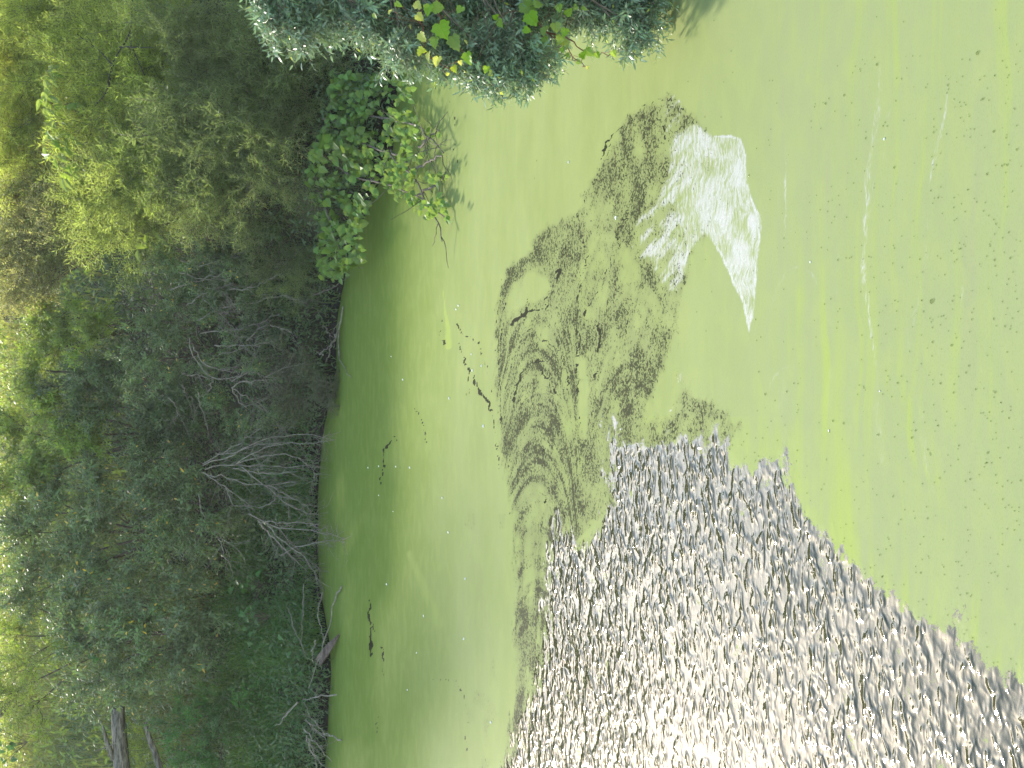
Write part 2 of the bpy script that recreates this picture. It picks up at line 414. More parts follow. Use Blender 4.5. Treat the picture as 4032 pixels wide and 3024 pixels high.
# faint pale streaks lying along the flow on the near side
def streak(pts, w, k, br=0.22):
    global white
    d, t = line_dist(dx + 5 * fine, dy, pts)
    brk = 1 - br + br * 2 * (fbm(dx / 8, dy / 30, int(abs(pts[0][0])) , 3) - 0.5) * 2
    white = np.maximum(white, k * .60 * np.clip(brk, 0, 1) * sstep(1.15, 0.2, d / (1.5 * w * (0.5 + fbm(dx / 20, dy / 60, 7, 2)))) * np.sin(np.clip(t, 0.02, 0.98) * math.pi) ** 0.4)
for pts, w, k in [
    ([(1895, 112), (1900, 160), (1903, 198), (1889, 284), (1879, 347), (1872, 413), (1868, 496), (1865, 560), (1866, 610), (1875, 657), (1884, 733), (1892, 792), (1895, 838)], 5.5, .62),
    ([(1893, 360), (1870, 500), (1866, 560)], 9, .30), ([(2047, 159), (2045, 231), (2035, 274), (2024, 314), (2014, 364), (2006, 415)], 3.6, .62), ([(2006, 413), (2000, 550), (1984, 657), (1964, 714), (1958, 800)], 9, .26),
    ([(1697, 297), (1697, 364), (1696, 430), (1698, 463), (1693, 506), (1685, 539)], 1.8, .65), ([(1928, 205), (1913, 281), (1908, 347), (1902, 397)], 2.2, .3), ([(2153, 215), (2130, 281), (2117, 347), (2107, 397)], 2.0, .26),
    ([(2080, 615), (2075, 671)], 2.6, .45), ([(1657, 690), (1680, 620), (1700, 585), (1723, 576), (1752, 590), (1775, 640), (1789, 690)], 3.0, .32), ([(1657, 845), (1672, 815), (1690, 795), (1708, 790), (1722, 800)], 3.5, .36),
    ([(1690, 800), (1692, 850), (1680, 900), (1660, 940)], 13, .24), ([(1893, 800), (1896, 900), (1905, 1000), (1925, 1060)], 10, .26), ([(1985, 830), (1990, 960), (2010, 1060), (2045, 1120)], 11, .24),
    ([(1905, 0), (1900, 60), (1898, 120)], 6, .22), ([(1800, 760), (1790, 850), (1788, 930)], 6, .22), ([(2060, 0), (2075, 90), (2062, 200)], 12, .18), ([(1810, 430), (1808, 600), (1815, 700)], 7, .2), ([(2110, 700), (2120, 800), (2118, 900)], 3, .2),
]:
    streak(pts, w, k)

# --- tint: bright yellow-green (+) and dull grey-green (-) lanes
warp = 46 * (fbm(dx / 220, dy / 300, 111, 2) - 0.5)
lanes = fbm((dx + warp) / 22, (dy + 0 * woby) / 700, 113, 4) - 0.5
right = sstep(1560, 1720, dx)
tint = right * (lanes * 1.9 + 1.3 * (fbm((dx + warp) / 8, dy / 420, 115, 3) - .5))
tint = tint + 0.42 * sstep(95, 4, sd_open) * sstep(1540, 1640, dx) * (0.6 + 0.8 * (fbm(dx / 16, dy / 16, 117, 3)))
tint = tint + 0.25 * right * sstep(300, 900, dy) * sstep(2000, 1850, dx)
for pts, w, k in [([(1930, 0), (1950, 200), (1935, 400), (1930, 560), (1945, 700), (1945, 800), (1965, 900)], 14, .5), ([(1700, 0), (1712, 80), (1745, 170)], 14, .45), ([(1905, 560), (1905, 760), (1925, 860)], 10, .4),
                  ([(2020, 1040), (1985, 1000), (1960, 920)], 16, .45), ([(1790, 330), (1800, 600), (1795, 720)], 10, -.5), ([(1975, 0), (1960, 100), (1945, 210)], 8, -.5), ([(1720, 640), (1700, 700), (1690, 760)], 30, .35), ([(1760, 800), (1800, 1000), (1850, 1100)], 60, .15),
                  ([(2110, 0), (2100, 300), (2090, 700)], 30, -.35)]:
    d, t = line_dist(dx + 10 * wobx, dy, pts); tint = tint + k * sstep(1.3, 0.0, d / w)
d, t = line_dist(dx + 3 * fine, dy, [(957, 627), (963, 680), (968, 712), (969, 748)])
plume = sstep(1.4, 0.3, d / (1.2 + 6.5 * t ** 1.5))
tint = tint + 1.7 * plume; tear_cut = plume
d, t = line_dist(dx, dy + 20 * woby, [(885, 1195), (905, 1245), (930, 1300), (948, 1345)])
tint = tint + 0.8 * sstep(1.5, 0.2, d / (8 + 8 * t)) * (0.4 + fbm(dx / 10, dy / 60, 121, 2))
tint = tint + 0.5 * (fbm(dx / 22, dy / 200, 123, 4) - 0.5) * (1 - right)
tint = tint + 0.35 * sstep(1000, 1100, dx) * (1 - right) * (dy > 900)
open_ = open_ * (1 - 0.9 * tear_cut)
# ripples: only where the water is free to move; a little on the film next to it
rip = 1.0 * np.clip(sstep(14, -30, sd_open) + 0.14 * sstep(70, 0, sd_open), 0, 1) * (1 - .45 * np.exp(-(((dx - 1520) / 190) ** 2 + ((dy - 1640) / 260) ** 2))) * (.72 + .6 * fbm(dx / 110, dy / 170, 127, 2)) * (1 + .25 * sstep(1500, 1250, dx))

def outer(a):                                        # coarse apron round the fine sheet, joined to its rim
    return a
nr, nc = len(rows), len(cols)
i = np.arange(nr - 1)[:, None] * nc + np.arange(nc - 1)[None, :]
FW_ = np.stack([i, i + nc, i + nc + 1, i + 1], -1).reshape(-1, 4)
VW = WP.reshape(-1, 3)
at = {'open': open_.ravel(), 'speck': np.clip(sp, 0, 1).ravel(), 'white': white.ravel(), 'tint': np.clip(tint, -1.5, 1.15 + .8 * plume).ravel(), 'rip': rip.ravel(), 'deep': (sstep(1080, 800, dx + 40 * wobx) * (0.75 + 0.5 * fbm(dx / 60, dy / 160, 125, 3))).ravel(), 'flow_u': f_u.ravel(), 'flow_v': f_v.ravel(), 'flow_m': f_m.ravel(), 'film_u': (fx / 10).ravel(), 'film_v': (fy / 10).ravel(), 'sheen': sstep(1350, 1750, dx + 60 * wobx).ravel()}
# apron: far corner points
corner = [0, nc - 1, nr * nc - 1, (nr - 1) * nc]     # (far,+x) (far,-x) (near,-x) (near,+x)
ext = np.array([[90, 40, 0], [-300, 40, 0], [-300, -120, 0], [90, -120, 0]], float)
nV = len(VW); VW = np.vstack([VW, ext])
for k, v in at.items():
    e = {'open': [0, 1, 1, 0], 'rip': [0, 1, 1, 0]}.get(k, [0, 0, 0, 0]); at[k] = np.concatenate([v, e])
top = np.arange(nc); bot = (nr - 1) * nc + np.arange(nc); lef = np.arange(nr) * nc; rig = np.arange(nr) * nc + nc - 1
tri = []
def fan(apex0, apex1, ring):                         # strip between a straight outer edge and a fine rim
    h = len(ring) // 2
    for a, b in zip(ring[:h], ring[1:h + 1]): tri.append((a, b, apex0))
    tri.append((ring[h], apex1, apex0))
    for a, b in zip(ring[h:], ring[h + 1:]): tri.append((a, b, apex1))
fan(nV, nV + 1, list(top)); fan(nV + 1, nV + 2, list(rig)); fan(nV + 2, nV + 3, list(bot[::-1])); fan(nV + 3, nV, list(lef[::-1]))
tri = np.array(tri)
# winding: all faces up
def face_up(V, F):
    a, b, c = V[F[:, 0]], V[F[:, 1]], V[F[:, 2]]
    nz = (b[:, 0] - a[:, 0]) * (c[:, 1] - a[:, 1]) - (b[:, 1] - a[:, 1]) * (c[:, 0] - a[:, 0])
    F = F.copy(); F[nz < 0] = F[nz < 0][:, ::-1]; return F
FW_ = face_up(VW, FW_); tri = face_up(VW, tri)
at_o = np.concatenate([sstep(10, -30, sd_open).ravel(), [0, 1, 1, 0]])
is_open_q = at_o[FW_].mean(1) > 0.45
is_open_t = at_o[tri].mean(1) > 0.45
w = NB('pond_surface')
a_open, a_speck, a_white, a_tint, a_rip = (w.attr(k) for k in ('open', 'speck', 'white', 'tint', 'rip'))
# wind ripples: peaked undulation with broken crests and a fine shiver
r1 = w.noise(6.2, rot=R(24), stretch=(1.0, 1.25, 1), detail=1.2, rough=0.45, dist=0.3)
r2 = w.noise(11.0, rot=R(-20), stretch=(0.9, 1.2, 1), detail=1.2, rough=0.5, dist=0.4)
r3 = w.noise(30.0, rot=R(4), stretch=(1.0, 1.1, 1), detail=2.0)
rm = w.noise(3.2, stretch=(1.0, 1.2, 1), detail=1.0)
c1 = w.math('MULTIPLY', w.smooth(w.math('ABSOLUTE', w.math('SUBTRACT', r1, 0.54)), 0.15, 0.0), w.smooth(rm, 0.36, 0.60))
pk = w.math('POWER', w.smooth(w.math('ADD', w.math('MULTIPLY', r1, 0.55), w.math('MULTIPLY', r2, 0.45)), 0.30, 0.78), 1.9)
h = w.math('ADD', w.math('MULTIPLY', c1, 0.18), w.math('MULTIPLY', pk, 0.72))
h = w.math('ADD', h, w.math('MULTIPLY', r3, 0.05))
h = w.math('MULTIPLY', w.math('SUBTRACT', h, 0.30), a_rip)
nrm = w.bump(h, 1.0, 0.019)
free = w.bsdf((0.032, 0.032, 0.016), 0.03, 0.5, 1.43, normal=nrm)
gap = w.bsdf((0.0115, 0.0125, 0.0050), 0.6, 0.03, 1.33, normal=nrm)
# algae film
f1 = w.noise(1.6, stretch=(0.5, 1, 1), detail=5, rough=0.6)
f2 = w.noise(90, detail=2, stretch=(0.7, 1, 1))
f3 = w.noise(7, stretch=(0.5, 0.9, 1), detail=3, rough=0.55, dist=.5)
base = w.mix(w.smooth(f1, 0.3, 0.7), (0.138, 0.161, 0.053), (0.157, 0.179, 0.066))
base = w.mix(w.math('MULTIPLY', w.attr('sheen'), .75), base, (0.150, 0.172, 0.082))  # paler, greyer near side: sky sheen put into the algae colour
base = w.mix(w.smooth(w.attr('deep'), 0.0, 1.0), base, (0.098, 0.132, 0.022))  # deeper green by the bank: weaker sky reflection painted into the colour
base = w.mix(w.smooth(a_tint, 0.0, 1.6), base, (0.166, 0.200, 0.048))
base = w.mix(w.smooth(a_tint, 0.0, -1.2), base, (0.150, 0.164, 0.082))
base = w.mix(w.math('MULTIPLY', w.smooth(f2, 0.5, 0.7), 0.18), base, (0.085, 0.118, 0.025))
base = w.mix(w.math('MULTIPLY', w.smooth(f3, 0.38, 0.72), 0.22), base, (0.185, 0.212, 0.060))
hb = w.math('ADD', w.math('MULTIPLY', f3, 0.6), w.math('MULTIPLY', f2, 0.02))
an = w.bump(hb, 0.3, 0.006, normal=nrm)
base = w.mix(w.math('MULTIPLY', w.smooth(a_speck, 0.0, 0.7), 0.55), base, (0.090, 0.098, 0.042))
film = w.bsdf(base, 0.65, 0.025, 1.4, normal=an)
pale = w.bsdf(w.mix(w.smooth(f2, 0.4, 0.7), (0.20, 0.20, 0.175), (0.25, 0.25, 0.225)), 0.45, 0.3, 1.45, normal=an)  # pale colour of the painted sky reflection and the scum streaks
svec = w.node('ShaderNodeCombineXYZ'); w.put(svec.inputs[0], w.math('MULTIPLY', w.attr('film_u'), 2.6)); w.put(svec.inputs[1], w.math('MULTIPLY', w.attr('film_v'), 0.34))  # film_u, film_v: pattern coordinates of the painted white sky-reflection patch
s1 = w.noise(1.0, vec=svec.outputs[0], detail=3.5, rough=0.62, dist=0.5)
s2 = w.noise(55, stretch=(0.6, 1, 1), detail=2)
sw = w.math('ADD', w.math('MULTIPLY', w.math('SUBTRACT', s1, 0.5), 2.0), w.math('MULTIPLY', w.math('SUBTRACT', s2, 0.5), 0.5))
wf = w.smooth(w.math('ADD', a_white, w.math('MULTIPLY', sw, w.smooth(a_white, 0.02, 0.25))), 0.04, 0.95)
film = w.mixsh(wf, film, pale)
# holes in the film: fine grain, drawn into lines where the flow winds the film up
fvec = w.node('ShaderNodeCombineXYZ'); w.put(fvec.inputs[0], w.math('MULTIPLY', w.attr('flow_u'), 1 / 24)); w.put(fvec.inputs[1], w.math('MULTIPLY', w.attr('flow_v'), 1 / 110))
gl = w.noise(1.0, vec=fvec.outputs[0], detail=2.5, rough=0.6)
g1 = w.noise(34, stretch=(1.15, 0.95, 1), detail=2.0, rough=0.55, dist=1.0)
g2 = w.noise(7, stretch=(0.5, 1.3, 1), detail=3.0, rough=0.6, dist=0.6)
gg = w.math('ADD', w.math('MULTIPLY', g1, 0.80), w.math('MULTIPLY', g2, 0.20))
fm = w.attr('flow_m')
gg = w.math('ADD', gg, w.math('MULTIPLY', fm, w.math('MULTIPLY', w.math('SUBTRACT', gl, 0.50), 0.62)))
th = w.math('SUBTRACT', 0.71, w.math('MULTIPLY', a_speck, 0.31))
hole = w.smooth(gg, w.math('SUBTRACT', th, 0.07), w.math('ADD', th, 0.08))
hole = w.math('MULTIPLY', hole, w.smooth(a_speck, 0.04, 0.16, 0.0, 0.88))
op = w.math('ADD', a_open, w.math('ADD', w.math('MULTIPLY', w.math('SUBTRACT', r1, 0.5), 1.7), w.math('MULTIPLY', w.math('SUBTRACT', g1, 0.5), 0.9)))
op = w.smooth(op, 0.42, 0.64)
op = w.math('MULTIPLY', op, w.smooth(a_open, 0.03, 0.15))
wet = w.mixsh(w.smooth(a_rip, 0.015, 0.10), gap, free)
MAT_POND = w.out(w.mixsh(op, w.mixsh(hole, film, gap), wet))

def sub_sheet(name, quads, tris_):
    used = np.unique(np.concatenate([quads.ravel(), tris_.ravel()])) if len(tris_) else np.unique(quads)
    remap = np.full(len(VW), -1); remap[used] = np.arange(len(used))
    return mesh_np(name, VW[used], [remap[quads], remap[tris_]] if len(tris_) else [remap[quads]], MAT_POND, True, {k: v[used] for k, v in at.items()})
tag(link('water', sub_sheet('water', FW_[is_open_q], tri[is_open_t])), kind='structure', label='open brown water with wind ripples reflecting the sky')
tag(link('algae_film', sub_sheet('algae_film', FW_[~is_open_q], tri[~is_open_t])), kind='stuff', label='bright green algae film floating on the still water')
# ================================================================== plant kit
def leaf_mat(name, col, trans, rough=0.45, spec=0.4, var=0.35, tfac=0.42, dry=None):
    b = NB(name)
    rnd = b.attr('rnd')
    orr = b.node('ShaderNodeObjectInfo').outputs['Random']
    hs = b.node('ShaderNodeHueSaturation')
    b.put(hs.inputs['Hue'], b.math('ADD', 0.485, b.math('ADD', b.math('MULTIPLY', rnd, 0.022), b.math('MULTIPLY', orr, 0.016))))
    b.put(hs.inputs['Saturation'], b.math('ADD', 0.85, b.math('MULTIPLY', orr, 0.25)))
    b.put(hs.inputs['Value'], b.math('ADD', 1.0 - var, b.math('MULTIPLY', b.math('ADD', b.math('MULTIPLY', rnd, 1.2), b.math('MULTIPLY', orr, 0.8)), var)))
    c = (*col, 1)
    if dry is not None:
        cc = b.mix(b.smooth(rnd, 0.988, 0.992), col, dry); b.l.new(cc, hs.inputs['Color'])
    else: hs.inputs['Color'].default_value = c
    t = b.mix(0.55, hs.outputs[0], trans)
    d = b.bsdf(hs.outputs[0], rough, spec, 1.45)
    tr = b.node('ShaderNodeBsdfTranslucent'); b.l.new(t, tr.inputs['Color'])
    return b.out(b.mixsh(tfac, d, tr.outputs[0]))
def bark_mat(name, c1, c2, sc=20, st=(1, 1, 0.25)):
    b = NB(name)
    n = b.noise(sc, stretch=st, detail=5, rough=.65)
    return b.out(b.bsdf(b.mix(b.smooth(n, 0.35, 0.68), c1, c2), 0.85, 0.2, normal=b.bump(n, 0.6, 0.01)))
LM = {
    'willow_sunny': leaf_mat('leaf_willow_sunny', (0.150, 0.195, 0.050), (0.80, 0.88, 0.12), tfac=0.6),  # brighter copy of the willow leaf, sunlight put into its colours
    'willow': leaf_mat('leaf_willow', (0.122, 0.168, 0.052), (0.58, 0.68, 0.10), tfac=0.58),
    'willow_dark': leaf_mat('leaf_willow_shaded', (0.122, 0.155, 0.058), (0.42, 0.52, 0.10)),  # duller copy of the willow leaf, shade put into its colours
    'silver': leaf_mat('leaf_silver_willow', (0.147, 0.210, 0.119), (0.16, 0.24, 0.07), 0.38, 0.55, 0.45, 0.28, dry=(0.42, 0.40, 0.05)),
    'olive': leaf_mat('leaf_blue_green', (0.108, 0.148, 0.058), (0.26, 0.40, 0.07), 0.42, 0.36, 0.45, 0.32, dry=(0.40, 0.22, 0.04)),
    'lime': leaf_mat('leaf_lime', (0.154, 0.224, 0.039), (0.38, 0.46, 0.05), tfac=0.52),
    'small': leaf_mat('leaf_small_grey_green', (0.161, 0.175, 0.070), (0.50, 0.48, 0.10), var=0.5, tfac=.55),
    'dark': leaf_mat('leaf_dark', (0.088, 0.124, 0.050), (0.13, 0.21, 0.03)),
    'vine': leaf_mat('leaf_vine', (0.098, 0.152, 0.036), (0.27, 0.37, 0.05), 0.45, 0.35, 0.62),
    'grape': leaf_mat('leaf_grape', (0.16, 0.26, 0.03), (0.42, 0.50, 0.04), 0.5, 0.35, 0.35, 0.45),
    'yellow': leaf_mat('leaf_yellowing', (0.36, 0.38, 0.05), (0.5, 0.5, 0.05), 0.5, 0.3, 0.2, 0.4),
    'weed': leaf_mat('leaf_weed', (0.060, 0.125, 0.030), (0.14, 0.28, 0.04), 0.45, 0.4, 0.3),
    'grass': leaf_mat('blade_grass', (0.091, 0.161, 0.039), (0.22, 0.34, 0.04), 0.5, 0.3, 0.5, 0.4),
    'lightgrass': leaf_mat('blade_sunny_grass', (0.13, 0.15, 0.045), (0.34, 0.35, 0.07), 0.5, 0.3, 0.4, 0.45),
    'rust': leaf_mat('leaf_rusty', (0.105, 0.112, 0.056), (0.14, 0.14, 0.04), 0.6, 0.25, 0.4, 0.3),
    'dry': leaf_mat('leaf_orange_dry', (0.42, 0.17, 0.04), (0.5, 0.22, 0.04), 0.6, 0.2, 0.2, 0.3),
}
BM = {
    'grey': bark_mat('bark_dead_grey', (0.125, 0.105, 0.078), (0.23, 0.20, 0.150)),
    'brown': bark_mat('bark_brown', (0.075, 0.060, 0.042), (0.14, 0.115, 0.085)),
    'dark': bark_mat('bark_dark_twig', (0.022, 0.018, 0.013), (0.045, 0.037, 0.026)),
    'red': bark_mat('bark_reddish_stem', (0.10, 0.045, 0.028), (0.16, 0.085, 0.05)),
    'trunk': bark_mat('bark_grey_trunk', (0.040, 0.033, 0.024), (0.20, 0.17, 0.13), 26, (0.16, 1, 1)),
    'wood': bark_mat('weathered_wood', (0.050, 0.034, 0.024), (0.14, 0.10, 0.074), 22, (0.3, .6, 1)),
}
def unit(v):
    v = np.asarray(v, float); return v / (np.linalg.norm(v, axis=-1, keepdims=True) + 1e-9)
LEAF_T = {
    'narrow': (np.array([[0, 0, 0], [.42, .5, 0], [.42, -.5, 0], [1, 0, 0]], float), [np.array([[0, 2, 3], [0, 3, 1]])]),
    'oval': (np.array([[0, 0, 0], [.28, .40, 0], [.28, -.40, 0], [.62, .40, 0], [.62, -.40, 0], [1, 0, 0]], float), [np.array([[0, 2, 1], [3, 4, 5]]), np.array([[1, 2, 4, 3]])]),
    'blade': (np.array([[0, .5, 0], [0, -.5, 0], [.5, .42, 0], [.5, -.42, 0], [1, 0, 0]], float), [np.array([[0, 1, 3, 2]]), np.array([[2, 3, 4]])]),
}
def leaves(geo, P, D, N, L, W, tmpl='narrow', curl=0.15, fold=0.2, rnd=None, rng=RNG):
    n = len(P)
    if n == 0: return
    D = unit(D); S = unit(np.cross(D, N)); N = np.cross(S, D)
    T, F = LEAF_T[tmpl]; k = len(T)
    L = np.broadcast_to(L, (n,)); W = np.broadcast_to(W, (n,)); cu = curl * (0.4 + 1.2 * rng.random(n))
    t = T[None, :, 0, None]; s = T[None, :, 1, None]
    z = -cu[:, None, None] * t ** 2 * L[:, None, None] + fold * np.abs(s) * W[:, None, None]
    V = P[:, None, :] + t * L[:, None, None] * D[:, None, :] + s * W[:, None, None] * S[:, None, :] + z * N[:, None, :]
    off = (np.arange(n) * k)[:, None, None]
    FF = [(f[None] + off).reshape(-1, f.shape[1]) for f in F]
    if rnd is None: rnd = rng.random(n)
    geo.add(V.reshape(-1, 3), FF, np.repeat(rnd, k))
def wander(p0, d0, L, n, jit, rng, droop=0.0):
    p = np.array(p0, float); d = unit(d0); out = [p.copy()]
    for i in range(n):
        d = unit(d + rng.normal(0, jit, 3) + np.array([0, 0, -droop / n]))
        p = p + d * L / n; out.append(p.copy())
    return np.array(out)
SPEC = {
    # L branch length, nt side twigs, lt twig length, sp leaf spacing, ll/lw leaf, ang leaf angle
    'willow': dict(L=0.95, nt=20, lt=0.42, sp=0.0165, ll=0.080, lw=0.0085, tm='narrow', ang=0.75, curl=0.25, fold=0.2, jit=0.10, r=0.007),
    'silver': dict(L=0.75, nt=13, lt=0.28, sp=0.021, ll=0.098, lw=0.027, tm='oval', ang=0.75, curl=0.25, fold=0.25, jit=0.12, r=0.006),
    'spray': dict(L=0.80, nt=6, lt=0.16, sp=0.017, ll=0.105, lw=0.030, tm='oval', ang=0.7, curl=0.25, fold=0.25, jit=0.09, r=0.006),
    'olive': dict(L=0.70, nt=14, lt=0.28, sp=0.020, ll=0.078, lw=0.027, tm='oval', ang=0.85, curl=0.25, fold=0.3, jit=0.14, r=0.008),
    'small': dict(L=0.75, nt=18, lt=0.32, sp=0.015, ll=0.036, lw=0.017, tm='narrow', ang=0.9, curl=0.2, fold=0.2, jit=0.18, r=0.006),
    'rust': dict(L=0.55, nt=15, lt=0.26, sp=0.014, ll=0.034, lw=0.014, tm='narrow', ang=0.9, curl=0.2, fold=0.2, jit=0.2, r=0.005),
}
_lib = {}
def branch_mesh(spec, lm, bm, var):
    key = (spec, lm, bm, var)
    if key in _lib: return _lib[key]
    s = SPEC[spec]; rng = np.random.default_rng(abs(hash((len(spec) * 131 + ord(spec[0]) * 7 + var * 17))) % 99991)
    st, lf = Geo(), Geo()
    main = wander((0, 0, 0), (rng.normal(0, .1), rng.normal(0, .1), 1), s['L'], 7, s['jit'], rng)
    st.tube(main, np.linspace(s['r'], s['r'] * 0.25, 8), 4)
    tw = [(main, 0.45)]
    for k in range(s['nt']):
        t = 0.12 + 0.85 * (k + rng.random() * .8) / s['nt']
        q = t * 7; i = min(int(q), 6); p = main[i] + (main[i + 1] - main[i]) * (q - i); d = unit(main[i + 1] - main[i])
        a = k * 2.4 + rng.random(); perp = unit(np.cross(d, [math.cos(a), math.sin(a), 0.3]))
        ln = s['lt'] * (1.15 - 0.55 * t) * (0.7 + 0.6 * rng.random())
        tp = wander(p, d * 0.75 + perp * 0.75, ln, 4, s['jit'] * 1.2, rng)
        st.tube(tp, np.linspace(s['r'] * 0.5, s['r'] * 0.18, 5), 3, cap=False); tw.append((tp, 0.0))
    P, D, N = [], [], []
    for tp, t0 in tw:
        seg = np.linalg.norm(np.diff(tp, axis=0), axis=1); tot = seg.sum(); n = max(3, int(tot * (1 - t0) / s['sp'])); cum = np.concatenate([[0], np.cumsum(seg)])
        for j in range(n):
            u = (t0 + (1 - t0) * (j + 0.6) / n) * tot; i = min(np.searchsorted(cum, u) - 1, len(seg) - 1); i = max(i, 0)
            p = tp[i] + (tp[i + 1] - tp[i]) * (u - cum[i]) / seg[i]; d = (tp[i + 1] - tp[i]) / seg[i]
            a = j * 2.4 + rng.random() * .8; pr = unit(np.cross(d, unit(rng.normal(0, 1, 3)) * .3 + np.array([math.cos(a), math.sin(a), .2])))
            an = s['ang'] * (0.75 + 0.5 * rng.random()) * (0.35 if j == n - 1 else 1)
            P.append(p); D.append(d * math.cos(an) + pr * math.sin(an)); N.append(unit(d * math.sin(an) - pr * math.cos(an) + rng.normal(0, .35, 3)))
    n = len(P); ll = s['ll'] * (0.65 + 0.6 * rng.random(n)); lw = s['lw'] * (0.75 + 0.5 * rng.random(n))
    leaves(lf, np.array(P), np.array(D), np.array(N), ll, lw, s['tm'], s['curl'], s['fold'], rng=rng)
    _lib[key] = (st.mesh('branch_' + spec, BM[bm]), lf.mesh('foliage_' + spec, LM[lm], smooth=False))
    return _lib[key]
CAMP = np.array([0, 0, CAM_H])
def place(o, loc, d, sc, spin):
    q = Vector(d).to_track_quat('Z', 'X') @ Quaternion((0, 0, 1), spin)
    o.rotation_mode = 'QUATERNION'; o.rotation_quaternion = q; o.location = loc; o.scale = (sc, sc, sc)
NBR = [0]
def plant(name, label, cat, base, blobs, spec, lm, bm='brown', per=9, up=0.35, out=0.9, cam_=0.25, drift=(0, 0, 0), scale=1.0, group=None, limb_r=0.03, seed=1, stem_name='stem', nvar=5, shell=0.55):
    """blobs: (dx, dy, depth, radius). One thing: Empty > stem (limbs), branch (> foliage)"""
    rng = np.random.default_rng(seed)
    root = tag(link(name, None), label, cat, group); root.location = base
    b0 = np.array(base, float)
    st = Geo(); cs = []
    for (bx, by, bd, br) in blobs:
        c = at_depth(bx, by, bd); cs.append((c, br))
        mid = b0 + (c - b0) * 0.45 + np.array([rng.normal(0, .12), rng.normal(0, .12), 0.12 * np.linalg.norm(c - b0)])
        t = np.linspace(0, 1, 8)[:, None]
        pts = (1 - t) ** 2 * b0 + 2 * t * (1 - t) * mid + t ** 2 * c + rng.normal(0, .015, (8, 3)) * np.minimum(1, t * 4)
        st.tube(pts - b0, np.linspace(limb_r, limb_r * 0.3, 8), 6)
    link(stem_name, st.mesh(name + '_' + stem_name, BM[bm]), root)
    for c, br in cs:
        n = max(4, int(1.35 * per * (br / 0.5) ** 2 + 0.5))
        for k in range(n):
            o = unit(rng.normal(0, 1, 3)); o = unit(o + np.array([0, -0.35, 0.1]))
            p = c + o * br * shell * rng.random() ** 0.5
            d = unit(o * out + np.array([0, 0, up]) + unit(CAMP - c) * cam_ + np.array(drift) + rng.normal(0, .3, 3))
            me = branch_mesh(spec, lm, bm, int(rng.integers(nvar)))
            sc = scale * (0.75 + 0.5 * rng.random())
            p = p - d * SPEC[spec]['L'] * sc * 0.35
            bo = link('branch', me[0], root); place(bo, p - b0, d, sc, rng.random() * 6.28)
            link('foliage', me[1], bo); NBR[0] += 1
    return root
def gbase(dx, dy, depth, back=0.4):
    p = at_depth(dx, dy, depth); y = max(depth + back, float(shore_y(p[0])) + 0.15)
    return (p[0], y, float(ground_z(p[0], y)) - 0.03)
def ydep(dx, dy=1100):
    """how far away the face of the bank is where it is seen at (dx, dy)"""
    sx = shore_dx(dy); ys = on_plane(sx, dy)[1]
    y = ys + float(np.interp(sx - dx, [-60, 0, 170, 440, 720, 900], [-1.0, 0, .8, 2.3, 5.1, 7.0]))
    for _ in range(40):
        p = at_depth(dx, dy, y)
        if p[2] > ground_z(p[0], p[1]) + .15 or bank_dist(p[0], p[1]) < 0: break
        y -= .1
    return y
def B(pts, dd=0.0): return [(x, y, ydep(x, y) + dd, r) for x, y, r in pts]
def gb(dx, dy, back=0.9): return gbase(dx, dy, ydep(dx, dy), back)
def bare_branch(geo, p0, d0, L, r, rng, depth=3, jit=0.12, kids=4, ang=0.6, droop=0.0):
    n = 6; pts = wander(p0, d0, L, n, jit, rng, droop)
    geo.tube(pts, np.linspace(r, r * 0.35, n + 1), 4 if depth > 1 else 3, cap=depth > 2)
    if depth <= 0: return
    for k in range(kids):
        t = 0.25 + 0.72 * (k + rng.random()) / kids; q = t * n; i = min(int(q), n - 1)
        p = pts[i] + (pts[i + 1] - pts[i]) * (q - i); d = unit(pts[i + 1] - pts[i]); pr = unit(np.cross(d, rng.normal(0, 1, 3)))
        bare_branch(geo, p, d * math.cos(ang) + pr * math.sin(ang), L * (0.6 - 0.2 * t) * (0.7 + .6 * rng.random()), r * 0.45, rng, depth - 1, jit, kids, ang, droop)
# ================================================================== bank plants
G_W = 'narrow-leaved willow bushes on the bank'
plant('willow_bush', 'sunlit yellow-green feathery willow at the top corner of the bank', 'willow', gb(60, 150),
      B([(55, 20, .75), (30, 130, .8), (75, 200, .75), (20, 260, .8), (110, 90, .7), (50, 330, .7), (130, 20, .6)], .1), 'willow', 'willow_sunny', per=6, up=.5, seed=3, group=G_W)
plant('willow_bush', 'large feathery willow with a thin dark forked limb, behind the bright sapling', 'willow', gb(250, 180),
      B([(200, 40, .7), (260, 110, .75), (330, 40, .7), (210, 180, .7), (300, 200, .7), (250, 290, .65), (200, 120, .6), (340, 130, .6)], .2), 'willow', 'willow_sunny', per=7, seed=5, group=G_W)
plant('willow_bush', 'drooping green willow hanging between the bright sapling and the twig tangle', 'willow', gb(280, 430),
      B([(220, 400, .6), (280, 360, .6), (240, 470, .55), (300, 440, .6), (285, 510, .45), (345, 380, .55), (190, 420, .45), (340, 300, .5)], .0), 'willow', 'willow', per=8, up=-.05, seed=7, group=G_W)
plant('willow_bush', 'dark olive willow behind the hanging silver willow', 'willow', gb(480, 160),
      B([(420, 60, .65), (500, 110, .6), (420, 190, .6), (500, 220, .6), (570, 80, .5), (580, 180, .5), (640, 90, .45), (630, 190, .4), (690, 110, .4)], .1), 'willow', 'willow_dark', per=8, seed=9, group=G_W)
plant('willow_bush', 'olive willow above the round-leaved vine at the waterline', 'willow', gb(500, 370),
      B([(400, 290, .55), (470, 300, .5), (540, 300, .5), (420, 390, .5), (500, 400, .5), (570, 380, .45), (600, 290, .4), (440, 470, .45), (540, 460, .4)], .0), 'willow', 'willow_dark', per=8, up=.1, seed=11, group=G_W)
